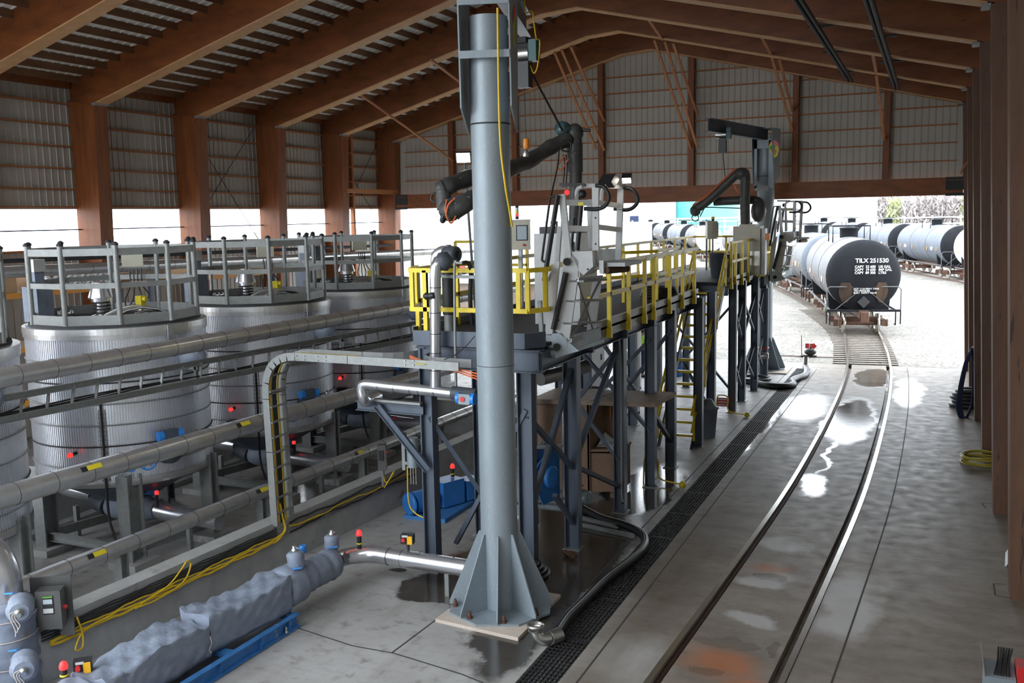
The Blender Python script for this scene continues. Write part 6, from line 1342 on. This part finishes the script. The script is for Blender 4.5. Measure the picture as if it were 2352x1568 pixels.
# yard tractor, green cart and pickup
def vehicle(p,label,cat,name,mt,s=1.0,cab=True,rops=False):
    p=V(p);t=thing(name,label,cat,p)
    MB().bb(p+V((-.8*s,-.5*s,.5*s)),p+V((.8*s,.5*s,1.1*s))).build('body',M[mt],t)
    for x,r in((-.6,.5),(.6,.38)):
        for y in(-.55,.55): MB().cyl(p+V((x*s,(y-.1)*s,r*s)),p+V((x*s,(y+.1)*s,r*s)),r*s,16).build('wheel',M['black'],t)
    if cab: MB().bb(p+V((-.7*s,-.45*s,1.1*s)),p+V((.1*s,.45*s,1.7*s))).build('cab',M['screen'],t)
    if rops: MB().tube([p+V((-.5*s,-.4*s,1.1*s)),p+V((-.5*s,-.4*s,2.2*s)),p+V((-.5*s,.4*s,2.2*s)),p+V((-.5*s,.4*s,1.1*s))],.05,6).bb(p+V((-.9*s,-.6*s,2.2*s)),p+V((.2*s,.6*s,2.25*s))).build('roll_bar',M[mt],t)
    return t
g=lambda px,py,Y:V((PY(px,py,Y).x,Y,0))
vehicle(g(1045,575,90),'red yard tractor far outside, left of the near mast','tractor','yard_tractor','red',1.1,False,True)
vehicle(g(1075,575,93),'white pickup truck far outside, left of the near mast','truck','pickup_truck','bldg',1.3)
vehicle(g(1005,576,92),'green utility cart far outside behind the wrapped valve head','cart','utility_cart','greens',.9,False,True)
# grass verge and pale yard fence
o=MB().add([(-70,62,-.01),(-30,62,-.01),(-34,72,-.01),(-75,72,-.01)],[(0,1,2,3)]).build('grass_verge',M['grass']);o['kind']='stuff';tag(o,'strip of bright green grass in the yard beyond the left opening','grass')
# ---- fence behind the right string and the bare wood
t=thing('yard_fence','white rail fence along the far side of the yard','fence',(-20,190,0));
for z in(3.2,2.0): MB().bar((-60,205,z+1),(35,205,z+1),.25,.25).build('fence_rail',M['bldg'],t)
for i in range(20): MB().bar((-60+5*i,205,0),(-60+5*i,205,4.6),.3).build('fence_post',M['bldg'],t)
rnd=random.Random(4)
def tree(x,y,h,label,green=False):
    t=thing('bare_tree',label,'tree',(x,y,0),'bare trees of the far wood');m=MB();tw=MB()
    m.tube([(x,y,0),(x+rnd.uniform(-.3,.3),y,h*.55),(x+rnd.uniform(-.5,.5),y,h*.8)],[.3,.2,.08],6)
    for i in range(7):
        a=rnd.uniform(0,6.28);z=h*rnd.uniform(.25,.65);r=rnd.uniform(1.2,2.6);m.tube([(x,y,z),(x+r*.5*cos(a),y+r*.5*sin(a),z+h*.14),(x+r*cos(a),y+r*sin(a),z+h*.32)],[.12,.07,.03],5)
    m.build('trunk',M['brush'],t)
    for i in range(260):
        a=rnd.uniform(0,6.28);e=rnd.uniform(0,1)**.6*2.8;z=h*rnd.uniform(.12,1.0);e*=1-.55*abs(z/h-.5);c=V((x+e*cos(a),y+e*sin(a),z));u=V((rnd.uniform(-1,1),rnd.uniform(-1,1),rnd.uniform(.2,1.6)))*.7;v=V((rnd.uniform(-1,1),rnd.uniform(-1,1),rnd.uniform(-.5,.5)))*.35
        tw.add([c-u-v,c+u-v*.3,c+u*1.1+v,c-u*.6+v],[(0,1,2,3)])
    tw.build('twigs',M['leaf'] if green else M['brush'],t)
i=0
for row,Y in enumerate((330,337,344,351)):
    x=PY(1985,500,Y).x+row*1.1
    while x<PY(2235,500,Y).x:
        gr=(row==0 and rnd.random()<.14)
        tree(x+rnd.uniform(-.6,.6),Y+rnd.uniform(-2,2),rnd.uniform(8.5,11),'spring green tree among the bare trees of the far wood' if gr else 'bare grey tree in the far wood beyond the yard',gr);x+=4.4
